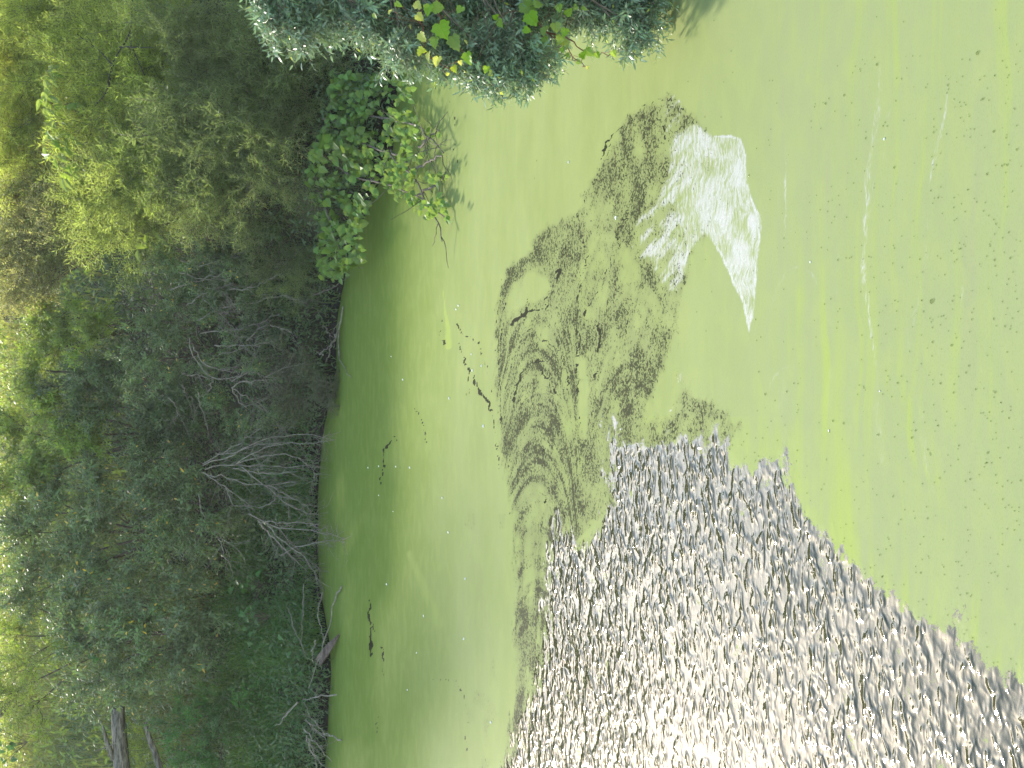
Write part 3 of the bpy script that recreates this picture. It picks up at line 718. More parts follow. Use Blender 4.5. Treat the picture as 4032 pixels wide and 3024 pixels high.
plant('willow_bush', 'small grey-green willow tuft beside the large round leaves at the water edge', 'willow', gb(610, 590),
      B([(590, 570, .28), (635, 585, .3), (620, 620, .25), (650, 540, .25)], -.1), 'willow', 'willow_dark', per=12, scale=.7, seed=13, group=G_W, limb_r=.015)
plant('thicket_shrub', 'grey-yellow small-leaved shrub catching the sun below the sapling', 'shrub', gb(90, 480),
      B([(40, 400, .65), (110, 420, .6), (60, 490, .7), (150, 480, .55), (40, 570, .7), (120, 560, .6), (190, 450, .4), (30, 640, .6), (90, 640, .5)], .1), 'small', 'small', per=9, seed=15)
plant('thicket_shrub', 'yellow-lit broad-leaved shrub with a few orange leaves', 'shrub', gb(140, 700),
      B([(140, 690, .4), (190, 680, .35), (110, 740, .38), (200, 730, .3), (70, 780, .4), (160, 740, .3), (90, 700, .35)], -.1), 'olive', 'lime', per=10, scale=.8, seed=17)
plant('thicket_shrub', 'mid-green leafy shrub standing before the grey twig tangle', 'shrub', gb(340, 750),
      B([(330, 700, .3), (310, 770, .32), (350, 810, .28), (390, 720, .28), (425, 690, .2), (300, 820, .2)], -.3), 'olive', 'olive', per=11, scale=.7, seed=19, limb_r=.018)
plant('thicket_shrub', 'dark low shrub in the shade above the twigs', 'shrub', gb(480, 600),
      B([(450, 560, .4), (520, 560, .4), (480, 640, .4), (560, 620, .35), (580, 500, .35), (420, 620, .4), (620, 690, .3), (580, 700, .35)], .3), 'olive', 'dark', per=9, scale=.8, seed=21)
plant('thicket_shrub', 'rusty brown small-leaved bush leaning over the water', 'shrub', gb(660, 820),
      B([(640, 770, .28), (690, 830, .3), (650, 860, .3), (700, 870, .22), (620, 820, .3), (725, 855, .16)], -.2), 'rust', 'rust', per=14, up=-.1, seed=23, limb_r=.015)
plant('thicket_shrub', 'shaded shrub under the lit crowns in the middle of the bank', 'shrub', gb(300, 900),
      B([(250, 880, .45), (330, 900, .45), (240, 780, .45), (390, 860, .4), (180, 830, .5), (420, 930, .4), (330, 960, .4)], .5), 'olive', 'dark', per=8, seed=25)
G_O = 'blue-green shrubs with oval leaves'
plant('broadleaf_shrub', 'sunlit pale shrub at the left edge, upper one of the oval-leaved row', 'shrub', gb(120, 950),
      B([(100, 870, .45), (40, 930, .55), (150, 930, .45), (80, 1000, .5), (190, 960, .4), (30, 1050, .5)], .0), 'olive', 'lime', per=9, seed=27, group=G_O)
plant('broadleaf_shrub', 'large blue-green shrub with glossy oval leaves, widest of its row', 'shrub', gb(150, 1180),
      B([(120, 1080, .5), (200, 1040, .45), (60, 1150, .55), (170, 1150, .5), (110, 1230, .5), (210, 1220, .45), (60, 1290, .5), (160, 1300, .45), (230, 1110, .4)], -.1), 'olive', 'olive', per=9, seed=29, group=G_O)
plant('broadleaf_shrub', 'pale blue-green shrub beside the fan of dead grey branches', 'shrub', gb(360, 1120),
      B([(330, 990, .35), (390, 1010, .32), (320, 1070, .38), (400, 1090, .35), (360, 1150, .38), (430, 1180, .35), (330, 1210, .36), (410, 1250, .35), (470, 1130, .22)], -.2), 'olive', 'olive', per=10, scale=.92, seed=31, group=G_O)
plant('broadleaf_shrub', 'dark green shrub just above the bare tree trunk', 'shrub', gb(300, 1400),
      B([(270, 1290, .42), (330, 1330, .42), (250, 1380, .4), (320, 1430, .42), (390, 1380, .4), (260, 1460, .38), (410, 1460, .36), (180, 1390, .42), (200, 1470, .4), (450, 1340, .32)], .0), 'olive', 'olive', per=9, seed=33, group=G_O)
plant('broadleaf_shrub', 'small sunny shrub in the bottom corner beyond the trunk', 'shrub', gb(40, 1400),
      B([(30, 1370, .4), (60, 1440, .4), (20, 1500, .4), (120, 1400, .35)], .2), 'small', 'lime', per=9, seed=35)
plant('thicket_shrub', 'low bright shrub behind the tree trunk', 'shrub', gb(330, 1630), B([(320, 1600, .3), (350, 1650, .3), (300, 1680, .3)], .6), 'small', 'lime', per=10, scale=.8, seed=37, limb_r=.015)
plant('thicket_shrub', 'dark bush with pointed leaves below the slanting grey stem', 'shrub', gb(450, 1570),
      B([(430, 1520, .36), (470, 1580, .36), (430, 1630, .36), (390, 1560, .3), (500, 1520, .3), (480, 1660, .3)], .1), 'olive', 'weed', per=10, scale=.8, seed=39)
plant('thicket_shrub', 'leafy green sprays scattered through the brown twig tangle', 'shrub', gb(470, 700),
      B([(400, 600, .22), (470, 640, .2), (520, 570, .22), (440, 540, .25), (380, 660, .2), (560, 660, .18), (500, 740, .2), (430, 800, .2), (560, 790, .2), (600, 880, .2), (480, 880, .2), (350, 560, .25), (540, 920, .18)], -.25), 'olive', 'olive', per=16, scale=.62, seed=26, limb_r=.012)
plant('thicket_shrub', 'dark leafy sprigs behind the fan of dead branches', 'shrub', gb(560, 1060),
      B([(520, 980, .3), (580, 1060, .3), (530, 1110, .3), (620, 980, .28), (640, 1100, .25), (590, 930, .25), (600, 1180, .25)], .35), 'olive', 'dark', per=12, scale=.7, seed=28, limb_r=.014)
# far crowns that close the view at the top of the slope
G_B = 'shrubs along the top of the slope'
for k, (bx, by, lm, lb) in enumerate([(-20, 60, 'willow', 'pale willow at the very top of the slope, in the corner'), (-25, 420, 'small', 'small-leaved shrub on the slope top behind the sapling'), (-25, 800, 'lime', 'leafy shrub on the slope top behind the yellow-lit one'),
                                      (-25, 1120, 'olive', 'blue-green shrub on the slope top behind the widest one'), (-20, 1420, 'lime', 'bright shrub on the slope top beyond the trunk')]):
    plant('slope_shrub', lb, 'shrub', gb(bx + 55, by, 2.2), [(x, y, ydep(x, y) + 1.6, .5) for x, y in ((bx + 95, by - 110), (bx + 85, by), (bx + 90, by + 110))], 'willow' if lm == 'willow' else 'olive' if lm != 'small' else 'small', 'willow_sunny' if lm == 'willow' else lm, per=4, scale=1.0, seed=50 + k, group=G_B)

# tall trees behind the slope: above the frame, but it is their mirror image that darkens the far ripples
def tall_tree(x, y, H, label, lm, seed):
    rng = np.random.default_rng(seed); b = np.array([x, y, float(ground_z(x, y)) - .1]); root = tag(link('tall_tree', None), label, 'tree', 'tall trees behind the slope'); root.location = b
    g_ = Geo(); top = np.array([rng.normal(0, .4), rng.normal(0, .4), H * .8]); P = np.array([[0, 0, 0], top * [.3, .3, .35], top * [.7, .7, .7], top]); g_.tube(P, [.26, .2, .12, .05], 9)
    for k in range(64):
        t = .22 + .78 * k / 64; a = k * 2.4; r = H * .30 * (math.sin(min(1, t * 1.15) * math.pi) ** .6 + .15)
        c = np.array([math.cos(a) * r * rng.uniform(.35, 1), math.sin(a) * r * rng.uniform(.35, 1), H * t * .95]); s0 = np.array([np.interp(c[2] * .8, P[:, 2], P[:, i]) for i in range(3)])
        g_.tube(np.array([s0, (s0 + c) / 2 + [0, 0, .1], c]), [.07, .05, .02], 5)
        for j in range(3):
            me = branch_mesh('olive', lm, 'brown', int(rng.integers(5))); d = unit(c - s0 + rng.normal(0, .8, 3)); sc = rng.uniform(2.2, 3.2)
            bo = link('branch', me[0], root); place(bo, c - d * .7 * sc * .4, d, sc, rng.random() * 6.28); link('foliage', me[1], bo)
    link('trunk', g_.mesh('tall_tree_trunk', BM['trunk']), root)
for k, (x, y, H, lb) in enumerate([(-21, 45, 12.5, 'tall tree behind the slope beyond the bare trunk'), (-15, 43, 12.0, 'tall tree behind the slope, between the trunk and the oval-leaved shrubs'), (-9.5, 45, 11.6, 'tall tree behind the widest blue-green shrub'), (-4, 43.5, 10.2, 'tall tree behind the yellow-lit shrub'),
                                   (2, 44, 10.6, 'tall tree behind the small-leaved shrub'), (8, 42, 10.2, 'tall tree behind the bright sapling'), (14, 42, 10.5, 'tall tree behind the feathery willows')]):
    tall_tree(x, y, H, lb, 'dark' if k % 2 else 'weed', 400 + k)
# ================================================================== ground cover and grass (beyond counting)
def cover(name, label, n, area, hmax, ll, lw, tm, mat, seed, upness=0.3, dens=None, dmin=0.02, dmax=999):
    rng = np.random.default_rng(seed); geo = Geo()
    X = rng.uniform(area[0], area[1], n); Y = rng.uniform(area[2], area[3], n)
    d = bank_dist(X, Y); keep = (d > dmin) & (d < dmax)
    if dens is not None: keep &= rng.random(n) < dens(X, Y)
    X, Y = X[keep], Y[keep]; m = len(X)
    hh = hmax * (0.25 + 1.1 * fbm(X * 1.1, Y * 1.1, seed, 3)) * rng.random(m) ** 0.7
    P = np.stack([X, Y, np.maximum(ground_z(X, Y), 0.01) + (hh if tm != 'blade' else 0)], 1)
    D = unit(rng.normal(0, 1, (m, 3)) + np.array([0, -.3, upness])); N = unit(rng.normal(0, .6, (m, 3)) + np.array([0, -.5, 1.0]))
    if tm == 'blade':
        D = unit(rng.normal(0, .35, (m, 3)) + np.array([0, -.1, 1.0])); N = unit(rng.normal(0, 1, (m, 3)))
    leaves(geo, P, D, N, ll * (0.6 + .8 * rng.random(m)), lw * (0.7 + .6 * rng.random(m)), tm, 0.3 if tm != 'blade' else 0.45, 0.2, rng=rng)
    return tag(link(name, geo.mesh(name, LM[mat], smooth=False)), label, kind='stuff')
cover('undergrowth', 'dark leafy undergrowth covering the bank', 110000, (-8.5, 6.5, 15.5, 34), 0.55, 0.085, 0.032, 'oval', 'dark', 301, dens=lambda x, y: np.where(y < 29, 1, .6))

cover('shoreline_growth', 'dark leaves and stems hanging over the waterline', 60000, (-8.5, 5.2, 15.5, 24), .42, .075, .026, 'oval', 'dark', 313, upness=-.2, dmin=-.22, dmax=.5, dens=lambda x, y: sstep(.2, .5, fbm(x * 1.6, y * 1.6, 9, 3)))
cover('shoreline_sedge', 'sedge blades bending over the waterline', 9000, (-8.5, 4.8, 15.5, 24), 0, .36, .011, 'blade', 'grass', 315, dmin=-.1, dmax=.4, dens=lambda x, y: sstep(.4, .6, fbm(x * 1.1, y * 1.1, 19, 2)))
# ================================================================== broad leaves built one by one
def leaf_shape(name, half, mid, mat, fold=0.18, curl=0.18, wave=0.0, seed=0):
    """half: outline points (x, y>0) from base to tip; mid: points along the midrib"""
    rng = np.random.default_rng(seed); H = np.array(half, float); M = np.array(mid, float)
    V, F = [], []
    for sgn in (1, -1):
        o = len(V)
        for x in M: V.append((x, 0, -curl * x * x))
        for (x, y) in H: V.append((x, sgn * y, fold * y - curl * x * x + wave * rng.normal()))
        nm = len(M); k = 0
        for i in range(len(H) - 1):
            while k + 1 < nm and H[i][0] > (M[k] + M[k + 1]) / 2 and i > 0:
                t = (o + k, o + k + 1, o + nm + i); F.append(t if sgn > 0 else t[::-1]); k += 1
            t = (o + k, o + nm + i + 1, o + nm + i); F.append(t if sgn > 0 else t[::-1])
        while k + 1 < nm:
            t = (o + k, o + k + 1, o + nm + len(H) - 1); F.append(t if sgn > 0 else t[::-1]); k += 1
    V = np.array(V); me = mesh_np(name, V, [np.array(F)], mat, False, {'rnd': np.full(len(V), 0.5)})
    return me
HEART = [(-.10, .22), (.02, .44), (.22, .50), (.48, .42), (.76, .22), (1.0, .0)]
GRAPE = [(-.14, .16), (-.06, .38), (.08, .42), (.14, .56), (.30, .50), (.38, .40), (.52, .46), (.58, .32), (.74, .28), (.82, .14), (1.0, .0)]
LANCE = [(.12, .10), (.32, .17), (.58, .15), (.82, .07), (1.0, 0.0)]
def frame(o, pos, d, n, size, w=1.0):
    d = unit(d); s = unit(np.cross(n, d)); n = np.cross(d, s)
    m = Matrix(((d[0] * size, s[0] * size * w, n[0] * size, pos[0]), (d[1] * size, s[1] * size * w, n[1] * size, pos[1]), (d[2] * size, s[2] * size * w, n[2] * size, pos[2]), (0, 0, 0, 1)))
    o.matrix_local = m
ME_HEART = [leaf_shape('vine_leaf', HEART, [0, .45, 1.0], LM['vine'], .25, c, .02, s) for s, c in enumerate((.10, .25, .40))]
ME_GRAPE = [leaf_shape('grape_leaf', GRAPE, [0, .3, .6, 1.0], LM['grape'], .22, c, .025, s) for s, c in enumerate((.10, .22, .35))]
ME_GRAPE_Y = [leaf_shape('yellow_grape_leaf', GRAPE, [0, .3, .6, 1.0], LM['yellow'], .25, c, .03, s) for s, c in enumerate((.15, .35))]
ME_LANCE = [leaf_shape('lance_leaf', LANCE, [0, .35, .7, 1.0], LM['lime'], .35, c, .01, s) for s, c in enumerate((.35, .55, .75))]
ME_DOCK = [leaf_shape('dock_leaf', HEART, [0, .45, 1.0], LM['weed'], .25, c, .03, s) for s, c in enumerate((.2, .4))]

# ------------------------------------------------------------------ round-leaved vine spilling from the bank over the water
vrng = np.random.default_rng(77)
VINE = [(715, 165), (760, 140), (830, 150), (890, 195), (930, 240), (950, 300), (966, 360), (968, 440), (958, 525), (940, 480), (905, 452), (862, 430), (820, 395), (795, 430), (772, 500), (778, 560), (735, 600), (700, 600), (682, 560), (690, 480), (665, 400), (668, 330), (705, 270), (715, 220)]
VD_ = lambda x: float(np.interp(x, [640, 700, 780, 880, 970], [21.3, 20.1, 18.7, 17.0, 15.55]))
def VD(x, y=350):
    return min(VD_(x), ydep(x, y))
vroot = tag(link('climbing_vine', None), 'green round-leaved vine spilling off the bank over the algae', 'vine')
vb = np.array(gb(720, 330, .3)); vroot.location = vb
vst = Geo()
for pts in [[(690, 300), (760, 300), (840, 330), (905, 400), (945, 480), (957, 522)], [(690, 330), (760, 380), (840, 400), (900, 420), (960, 470)], [(700, 260), (800, 250), (900, 270), (960, 330)], [(690, 420), (720, 500), (750, 570)], [(845, 328), (875, 345), (898, 395)],
            [(905, 320), (925, 300), (948, 280)], [(895, 370), (930, 345), (955, 335)], [(905, 420), (940, 400), (962, 380)]]:
    P = np.array([at_depth(x, y, VD(x, y) + vrng.uniform(-.15, .05)) for x, y in pts]); P[:, 2] = np.maximum(P[:, 2], 0.03)
    Q = np.array([[np.interp(t, np.linspace(0, 1, len(P)), P[:, k]) for k in range(3)] for t in np.linspace(0, 1, 16)]) + vrng.normal(0, .012, (16, 3))
    vst.tube(Q - vb, np.linspace(.016, .007, 16), 5)
    for q in Q[2::2]:
        vst.tube(wander(q - vb, vrng.normal(0, 1, 3) * [1, 1, .4] + [0, -.3, .1], vrng.uniform(.2, .5), 5, .25, vrng), np.linspace(.006, .003, 6), 3, cap=False)
link('stem', vst.mesh('vine_stem', BM['brown']), vroot)
cand = []
while len(cand) < 1500:
    x, y = vrng.uniform(660, 972, 4000), vrng.uniform(160, 610, 4000)
    sd = poly_sdf(x, y, VINE); dn = fbm(x / 45, y / 45, 79, 3)
    ok = (sd < 4) & (dn > 0.36 + 0.16 * (x > 890))
    cand += list(zip(x[ok], y[ok]))
cand = cand[:1500]; VG = Geo(); P_, D_, N_, S_ = [], [], [], []
for i, (x, y) in enumerate(cand):
    dep = VD(x, y) + vrng.uniform(-.3, .25) * (1 if i >= 300 else .5) - .1
    p = np.array(at_depth(x, y, dep)); p[2] = max(p[2], 0.04)
    n = unit(unit(CAMP - p) * .7 + np.array([0, 0, .6]) + vrng.normal(0, .55, 3)); d = unit(np.array([vrng.normal(0, .8), -.3, -.5 + vrng.normal(0, .5)]))
    big = (x < 790) and vrng.random() < .35
    sz = vrng.uniform(.05, .092) * (1.45 if big else 1.0)
    if i < 300:
        o = link('leaf', ME_HEART[int(vrng.integers(3))], vroot); frame(o, p - vb, d, n, sz, vrng.uniform(.85, 1.1))
    else: P_.append(p - vb); D_.append(d); N_.append(n); S_.append(sz)
_h = np.array([[0, 0, 0], [-.08, .25, 0], [.2, .5, 0], [.6, .36, 0], [1, 0, 0], [.6, -.36, 0], [.2, -.5, 0], [-.08, -.25, 0]], float)
LEAF_T['heart'] = (_h, [np.array([[0, 2, 1], [0, 7, 6]]), np.array([[0, 4, 3, 2], [0, 6, 5, 4]])])
leaves(VG, np.array(P_), np.array(D_), np.array(N_), np.array(S_), np.array(S_), 'heart', .2, .22, rng=vrng)
tag(link('foliage', VG.mesh('vine_foliage', LM['vine'], smooth=False), vroot), kind='stuff')

# ------------------------------------------------------------------ bright sapling with long hanging leaves
Z1 = lambda zx, zy: (zx / 1.659 / SC, zy / 1.659 / SC)
srng = np.random.default_rng(5)
sroot = tag(link('sapling', None), 'bright yellow-green sapling with long curved hanging leaves', 'sapling')
SD = ydep(150, 290) - .75; sb = gb(150, 290, .1); sroot.location = sb; sb = np.array(sb)
sp_pts = [(310, 465), (290, 520), (300, 570), (350, 690), (300, 710), (285, 735), (330, 760), (420, 720), (480, 680), (410, 790), (310, 880), (290, 960), (330, 940), (370, 1010), (390, 970), (430, 930), (470, 910), (360, 880), (340, 850),
          (395, 1090), (440, 1070), (505, 1050), (550, 1045), (390, 1135), (425, 1130), (480, 1115), (530, 1100), (260, 650), (330, 500), (280, 610), (325, 620), (455, 690), (390, 740), (300, 820), (400, 860), (350, 920), (415, 985), (340, 470), (1300, 1440), (960, 1530), (1020, 1520), (1060, 1545), (880, 1600), (900, 1630)]
sg = Geo(); main = []
for zx, zy in [(330, 480), (310, 600), (360, 720), (370, 850), (400, 950), (470, 1040), (560, 1080)]:
    main.append(at_depth(*Z1(zx, zy), SD))
main = np.array(main); sg.tube(np.vstack([[(main[3] + sb) / 2 + [0, .2, 0]], main[3:]]) - sb, np.linspace(.016, .008, 5), 5); sg.tube(np.vstack([[sb], [(main[3] + sb) / 2 + [0, .2, 0]], main[3::-1]]) - sb, np.linspace(.02, .006, 6), 5)
for zx, zy in sp_pts:
    for rep in range(2 if zx < 600 else 1):
        p = np.array(at_depth(*Z1(zx + srng.normal(0, 14) * rep, zy + srng.normal(0, 20) * rep), SD - .1 - .15 * srng.random())) - sb
        o = link('leaf', ME_LANCE[int(srng.integers(3))], sroot)
        frame(o, p, np.array([-.55 + srng.normal(0, .3), -.35, -.35 + srng.normal(0, .35)]), unit(np.array([-.1, -.55, .8]) + srng.normal(0, .3, 3)), srng.uniform(.16, .24), 1.25)
        q = main[np.argmin(((main - sb - p) ** 2).sum(1))] - sb
        if zx < 600: sg.tube(np.array([q, (p + q) / 2 + [0, 0, .03], p]), [.004, .003, .002], 3, cap=False)
link('stem', sg.mesh('sapling_stem', BM['red']), sroot)

# ------------------------------------------------------------------ weeds with broad leaves at the foot of the bank
for lb, (x, y, dep), n in [('dark green broad-leaved weed beside the dead grey branches', (530, 1270, 22.6), 16), ('broad-leaved weed below the first one, above the grassy edge', (545, 1335, 22.5), 18), ('small broad-leaved weed by the weathered plank', (632, 1405, 21.9), 10),
                           ('broad-leaved weed in the sunny bottom corner', (18, 1610, 26.0), 14), ('round-leaved weed under the dark shrub, above the sunny grass', (185, 1385, 24.0), 14), ('bright weed among the dead branches', (508, 960, 22.3), 7), ('little weed hanging by the dead branch tips', (605, 1010, 21.9), 7)]:
    rt = tag(link('broadleaf_weed', None), lb, 'weed', 'broad-leaved weeds on the bank'); dep = ydep(x, y) - .1; c = np.array(at_depth(x, y, dep)); gz = float(ground_z(c[0], c[1] + .1)); b = np.array([c[0], c[1] + .1, max(gz, c[2] - .32)]); rt.location = b; wg = Geo()
    for k in range(n):
        p = c - b + srng.normal(0, .14, 3) * [1.2, .5, 1]; o = link('leaf', ME_DOCK[k % 2], rt)
        frame(o, p, np.array([srng.normal(0, 1), -.3, srng.normal(-.1, .4)]), unit(np.array([0, -.5, .8]) + srng.normal(0, .3, 3)), srng.uniform(.075, .12))
        wg.tube(np.array([[0, 0, 0], p * .6 + [0, 0, .03], p]), [.006, .004, .003], 3, cap=False)
    link('stem', wg.mesh('weed_stem', BM['brown']), rt)

# ------------------------------------------------------------------ near willow reaching in from the right bank, with a grape vine through it
wroot_b = np.array([6.3, 10.9, float(ground_z(6.3, 10.9)) - .05])
rngw = np.random.default_rng(41)
wroot = tag(link('overhanging_willow', None), 'silvery grey-green willow branches hanging in from the top edge over the algae', 'willow'); wroot.location = wroot_b
tg = Geo(); tr = np.array([[0, 0, 0], [-.05, .02, .8], [-.25, .0, 1.7], [-.6, -.1, 2.6], [-1.0, -.15, 3.4]]); tg.tube(tr, [.17, .14, .12, .09, .05], 9)
link('trunk', tg.mesh('willow_trunk', BM['trunk']), wroot)
wb = [(590, 15, 10.6, .2), (660, 20, 10.6, .22), (740, 15, 10.6, .22), (820, 20, 10.6, .24), (900, 25, 10.5, .24), (980, 20, 10.5, .24), (1060, 15, 10.4, .24), (1140, 10, 10.3, .24), (1220, 0, 10.4, .22), (1300, -5, 10.3, .22), (1375, 0, 10.2, .18),
      (790, 40, 10.4, .2), (855, 70, 10.3, .2), (940, 70, 10.3, .22), (1010, 85, 10.2, .22), (1075, 90, 10.1, .22), (1120, 105, 10.0, .18), (1040, 130, 10.1, .18), (875, 120, 10.2, .12), (1150, 60, 10.2, .2), (1330, 25, 10.2, .18), (1390, 30, 10.1, .12),
      (1250, -60, 10.4, .3), (1000, -60, 10.6, .3), (750, -60, 10.7, .3), (620, -60, 10.7, .3), (1380, -60, 10.3, .3), (880, -70, 10.6, .3), (1120, -70, 10.4, .3), (1085, 150, 10.0, .12), (1135, 140, 9.95, .12), (1345, 62, 10.1, .08), (1385, 72, 10.05, .07), (665, 55, 10.5, .12), (605, 45, 10.5, .12)]
for k, (bx, by, bd, br) in enumerate(wb):
    c = np.array(at_depth(bx, by, bd)) - wroot_b; s0 = tr[2 + k % 3]
    lg = Geo(); mid = s0 * .5 + c * .5 + np.array([0, 0, .35]); t = np.linspace(0, 1, 9)[:, None]
    lg.tube((1 - t) ** 2 * s0 + 2 * t * (1 - t) * mid + t ** 2 * c + rngw.normal(0, .02, (9, 3)), np.linspace(.022, .006, 9), 5)
    lo = link('limb', lg.mesh('willow_limb', BM['brown']), wroot)
    n = max(3, int(17 * (br / .25) ** 2))
    for j in range(n):
        o = unit(rngw.normal(0, 1, 3)); p = c + o * br * .75 * rngw.random() ** .5
        d = unit(np.array([-1.0, -.05, -.25]) + rngw.normal(0, .42, 3)); sc = rngw.uniform(.42, .72)
        p = p - d * .75 * sc * .5
        me = branch_mesh('silver', 'silver', 'brown', int(rngw.integers(5)))
        bo = link('branch', me[0], wroot); place(bo, p, d, sc, rngw.random() * 6.28); link('foliage', me[1], bo); NBR[0] += 1
for bx, by, bd, n_ in [(872, 70, 10.25, 5), (885, 100, 10.2, 5), (905, 85, 10.2, 4), (940, 100, 10.2, 4), (790, 30, 10.4, 4), (815, 40, 10.4, 4), (605, 10, 10.5, 4), (690, 10, 10.5, 4), (1030, 120, 10.1, 6), (1065, 130, 10.05, 6), (1095, 140, 10.0, 6), (1130, 140, 10.0, 6), (1155, 120, 10.0, 4), (1395, 40, 10.05, 4), (1370, 60, 10.05, 3), (1280, 40, 10.2, 3), (975, 90, 10.2, 4)]:
    for j in range(n_):
        p = np.array(at_depth(bx + rngw.normal(0, 7), by + rngw.normal(0, 7), bd + rngw.uniform(-.15, .1))) - wroot_b; d = unit(np.array([-1.0, -.05, -.12]) + rngw.normal(0, .2, 3)); sc = rngw.uniform(.38, .55)
        me = branch_mesh('spray', 'silver', 'brown', int(rngw.integers(5))); p = p - d * .3 * sc
        bo = link('branch', me[0], wroot); place(bo, p, d, sc, rngw.random() * 6.28); link('foliage', me[1], bo)
Z4 = lambda zx, zy: ((1600 + zx / 2.011) / SC, (zy / 2.011) / SC)
gv = tag(link('grape_vine', None), 'grape vine with lobed green and yellow leaves growing through the hanging willow', 'vine'); gvb = wroot_b + [-.4, -.25, -.1]; gvb[2] = ground_z(gvb[0], gvb[1]); gv.location = gvb
gl = [(90, 30, 70, 1), (170, 80, 90, 0), (260, 60, 90, 0), (110, 140, 70, 1), (290, 250, 140, 0), (130, 300, 80, 1), (220, 340, 90, 0), (390, 350, 130, 0), (130, 400, 70, 1), (170, 450, 75, 1), (240, 490, 85, 1), (485, 470, 100, 0), (380, 550, 60, 1), (630, 550, 65, 0), (975, 70, 140, 0), (1000, 160, 120, 0),
      (745, 190, 75, 0), (1090, 250, 85, 0), (1185, 225, 85, 0), (1250, 260, 75, 0), (1110, 335, 85, 0), (1210, 320, 85, 0), (1260, 360, 75, 0), (1235, 400, 45, 0), (1400, 430, 65, 0), (1455, 420, 95, 0), (1515, 440, 55, 0), (1645, 430, 60, 0), (1370, 495, 40, 0), (1435, 540, 32, 1), (1210, 70, 65, 0), (1290, 90, 75, 0), (1410, 70, 55, 0),
      (1345, 60, 55, 0), (960, 240, 65, 0), (670, 590, 42, 1), (430, 500, 42, 1), (100, 430, 32, 1), (330, 585, 30, 1), (1280, 440, 40, 0), (420, 80, 70, 0), (700, 130, 55, 0), (1050, 30, 80, 0), (760, 740, 30, 1), (-60, 40, 60, 0), (-130, 90, 50, 1), (-250, 130, 45, 0)]
gg = Geo(); prev = {}
paths = [[(90, -40), (110, 140), (130, 300), (150, 430), (240, 490), (370, 560)], [(230, -40), (260, 120), (290, 250), (390, 350), (485, 470), (630, 560)], [(960, -40), (990, 120), (1090, 250), (1210, 320), (1260, 380), (1370, 480), (1440, 550)], [(1100, 260), (1260, 300), (1400, 400), (1520, 430), (1650, 440)]]
PP = []
for pa in paths:
    P = np.array([at_depth(*Z4(x, y), 10.0) for x, y in pa]); Q = np.array([[np.interp(t, np.linspace(0, 1, len(P)), P[:, k]) for k in range(3)] for t in np.linspace(0, 1, 18)]) + rngw.normal(0, .008, (18, 3))
    gg.tube(Q - gvb, np.linspace(.008, .003, 18), 4); PP.append(Q)
gg.tube(np.vstack([np.zeros((1, 3)), (PP[1][0] - gvb)[None] * .5 + [[0, .2, .3]], (PP[1][0] - gvb)[None]]), [.02, .014, .008], 6); gg.tube(np.vstack([(PP[1][0] - gvb)[None] * .5 + [[0, .2, .3]], (PP[2][0] - gvb)[None]]), [.012, .008], 6); gg.tube(np.vstack([(PP[1][0] - gvb)[None] * .5 + [[0, .2, .3]], (PP[0][0] - gvb)[None]]), [.012, .008], 6)
PA = np.concatenate(PP)
for zx, zy, s, yel in gl:
    p = np.array(at_depth(*Z4(zx, zy), 9.85 + rngw.uniform(-.08, .08))); sz = s / 2.011 / 5720 * 10.3 * 1.0
    d = np.array([-.9 + rngw.normal(0, .5), -.15, -.3 + rngw.normal(0, .5)]); n = unit(unit(CAMP - p) * .8 + np.array([0, 0, .5]) + rngw.normal(0, .35, 3))
    o = link('leaf', (ME_GRAPE_Y[int(rngw.integers(2))] if yel else ME_GRAPE[int(rngw.integers(3))]), gv)
    if yel: o['label'] = 'yellowed grape leaf'
    frame(o, p - unit(d) * sz * .5 - gvb, d, n, sz, rngw.uniform(.9, 1.15))
    q = PA[np.argmin(((PA - p) ** 2).sum(1))]
    gg.tube(np.array([q, (q + p) / 2 + [0, 0, .03], p - unit(d) * sz * .5]) - gvb, [.003, .0022, .002], 3, cap=False)
link('stem', gg.mesh('grape_stem', BM['red']), gv)
# ================================================================== dead branches
DD = lambda x, y: ydep(x, y) - .15
def world_line(pts, zmin=0.025, off=0.0, n=14, jit=0.012, rng=RNG):
    P = []
    for x, y in pts:
        p = np.array(at_depth(x, y, DD(x, y) + off))
        if p[2] < zmin: p = np.array(on_plane(x, y, zmin))
        P.append(p)
    P = np.array(P); s = np.concatenate([[0], np.cumsum(np.linalg.norm(np.diff(P, axis=0), axis=1))]); s /= s[-1]
    Q = np.stack([np.interp(np.linspace(0, 1, n), s, P[:, k]) for k in range(3)], 1)
    Q[1:-1] += rng.normal(0, jit, (n - 2, 3)); Q[:, 2] = np.maximum(Q[:, 2], zmin); return Q
def dead(name, label, cat, lines, conv, r0, bm, twigs=4, tl=0.35, depth=1, group=None, off=0.0, seed=1, jit=.012):
    rng = np.random.default_rng(seed); first = world_line([conv(*p) for p in lines[0]], off=off, rng=rng)
    root = tag(link(name, None), label, cat, group); b = first[0].copy(); b[2] = max(0.0, float(ground_z(b[0], b[1]))) ; root.location = b
    for ln in lines:
        Q = world_line([conv(*p) for p in ln], off=off + rng.uniform(-.12, .12), rng=rng, jit=jit); L = np.linalg.norm(np.diff(Q, axis=0), axis=1).sum(); g_ = Geo()
        g_.tube(Q - b, np.linspace(r0, r0 * .4, len(Q)), 5)
        for k in range(int(twigs * max(L, .5))):
            i = int(rng.integers(2, len(Q) - 1)); d = unit(Q[i] - Q[i - 1]); pr = unit(np.cross(d, rng.normal(0, 1, 3)))
            bare_branch(g_, Q[i] - b, d * .8 + pr * .6, tl * rng.uniform(.5, 1.3), r0 * .42, rng, depth, .16, 3, .6, .1)
        link('branch', g_.mesh(name + '_branch', BM[bm]), root)
    return root
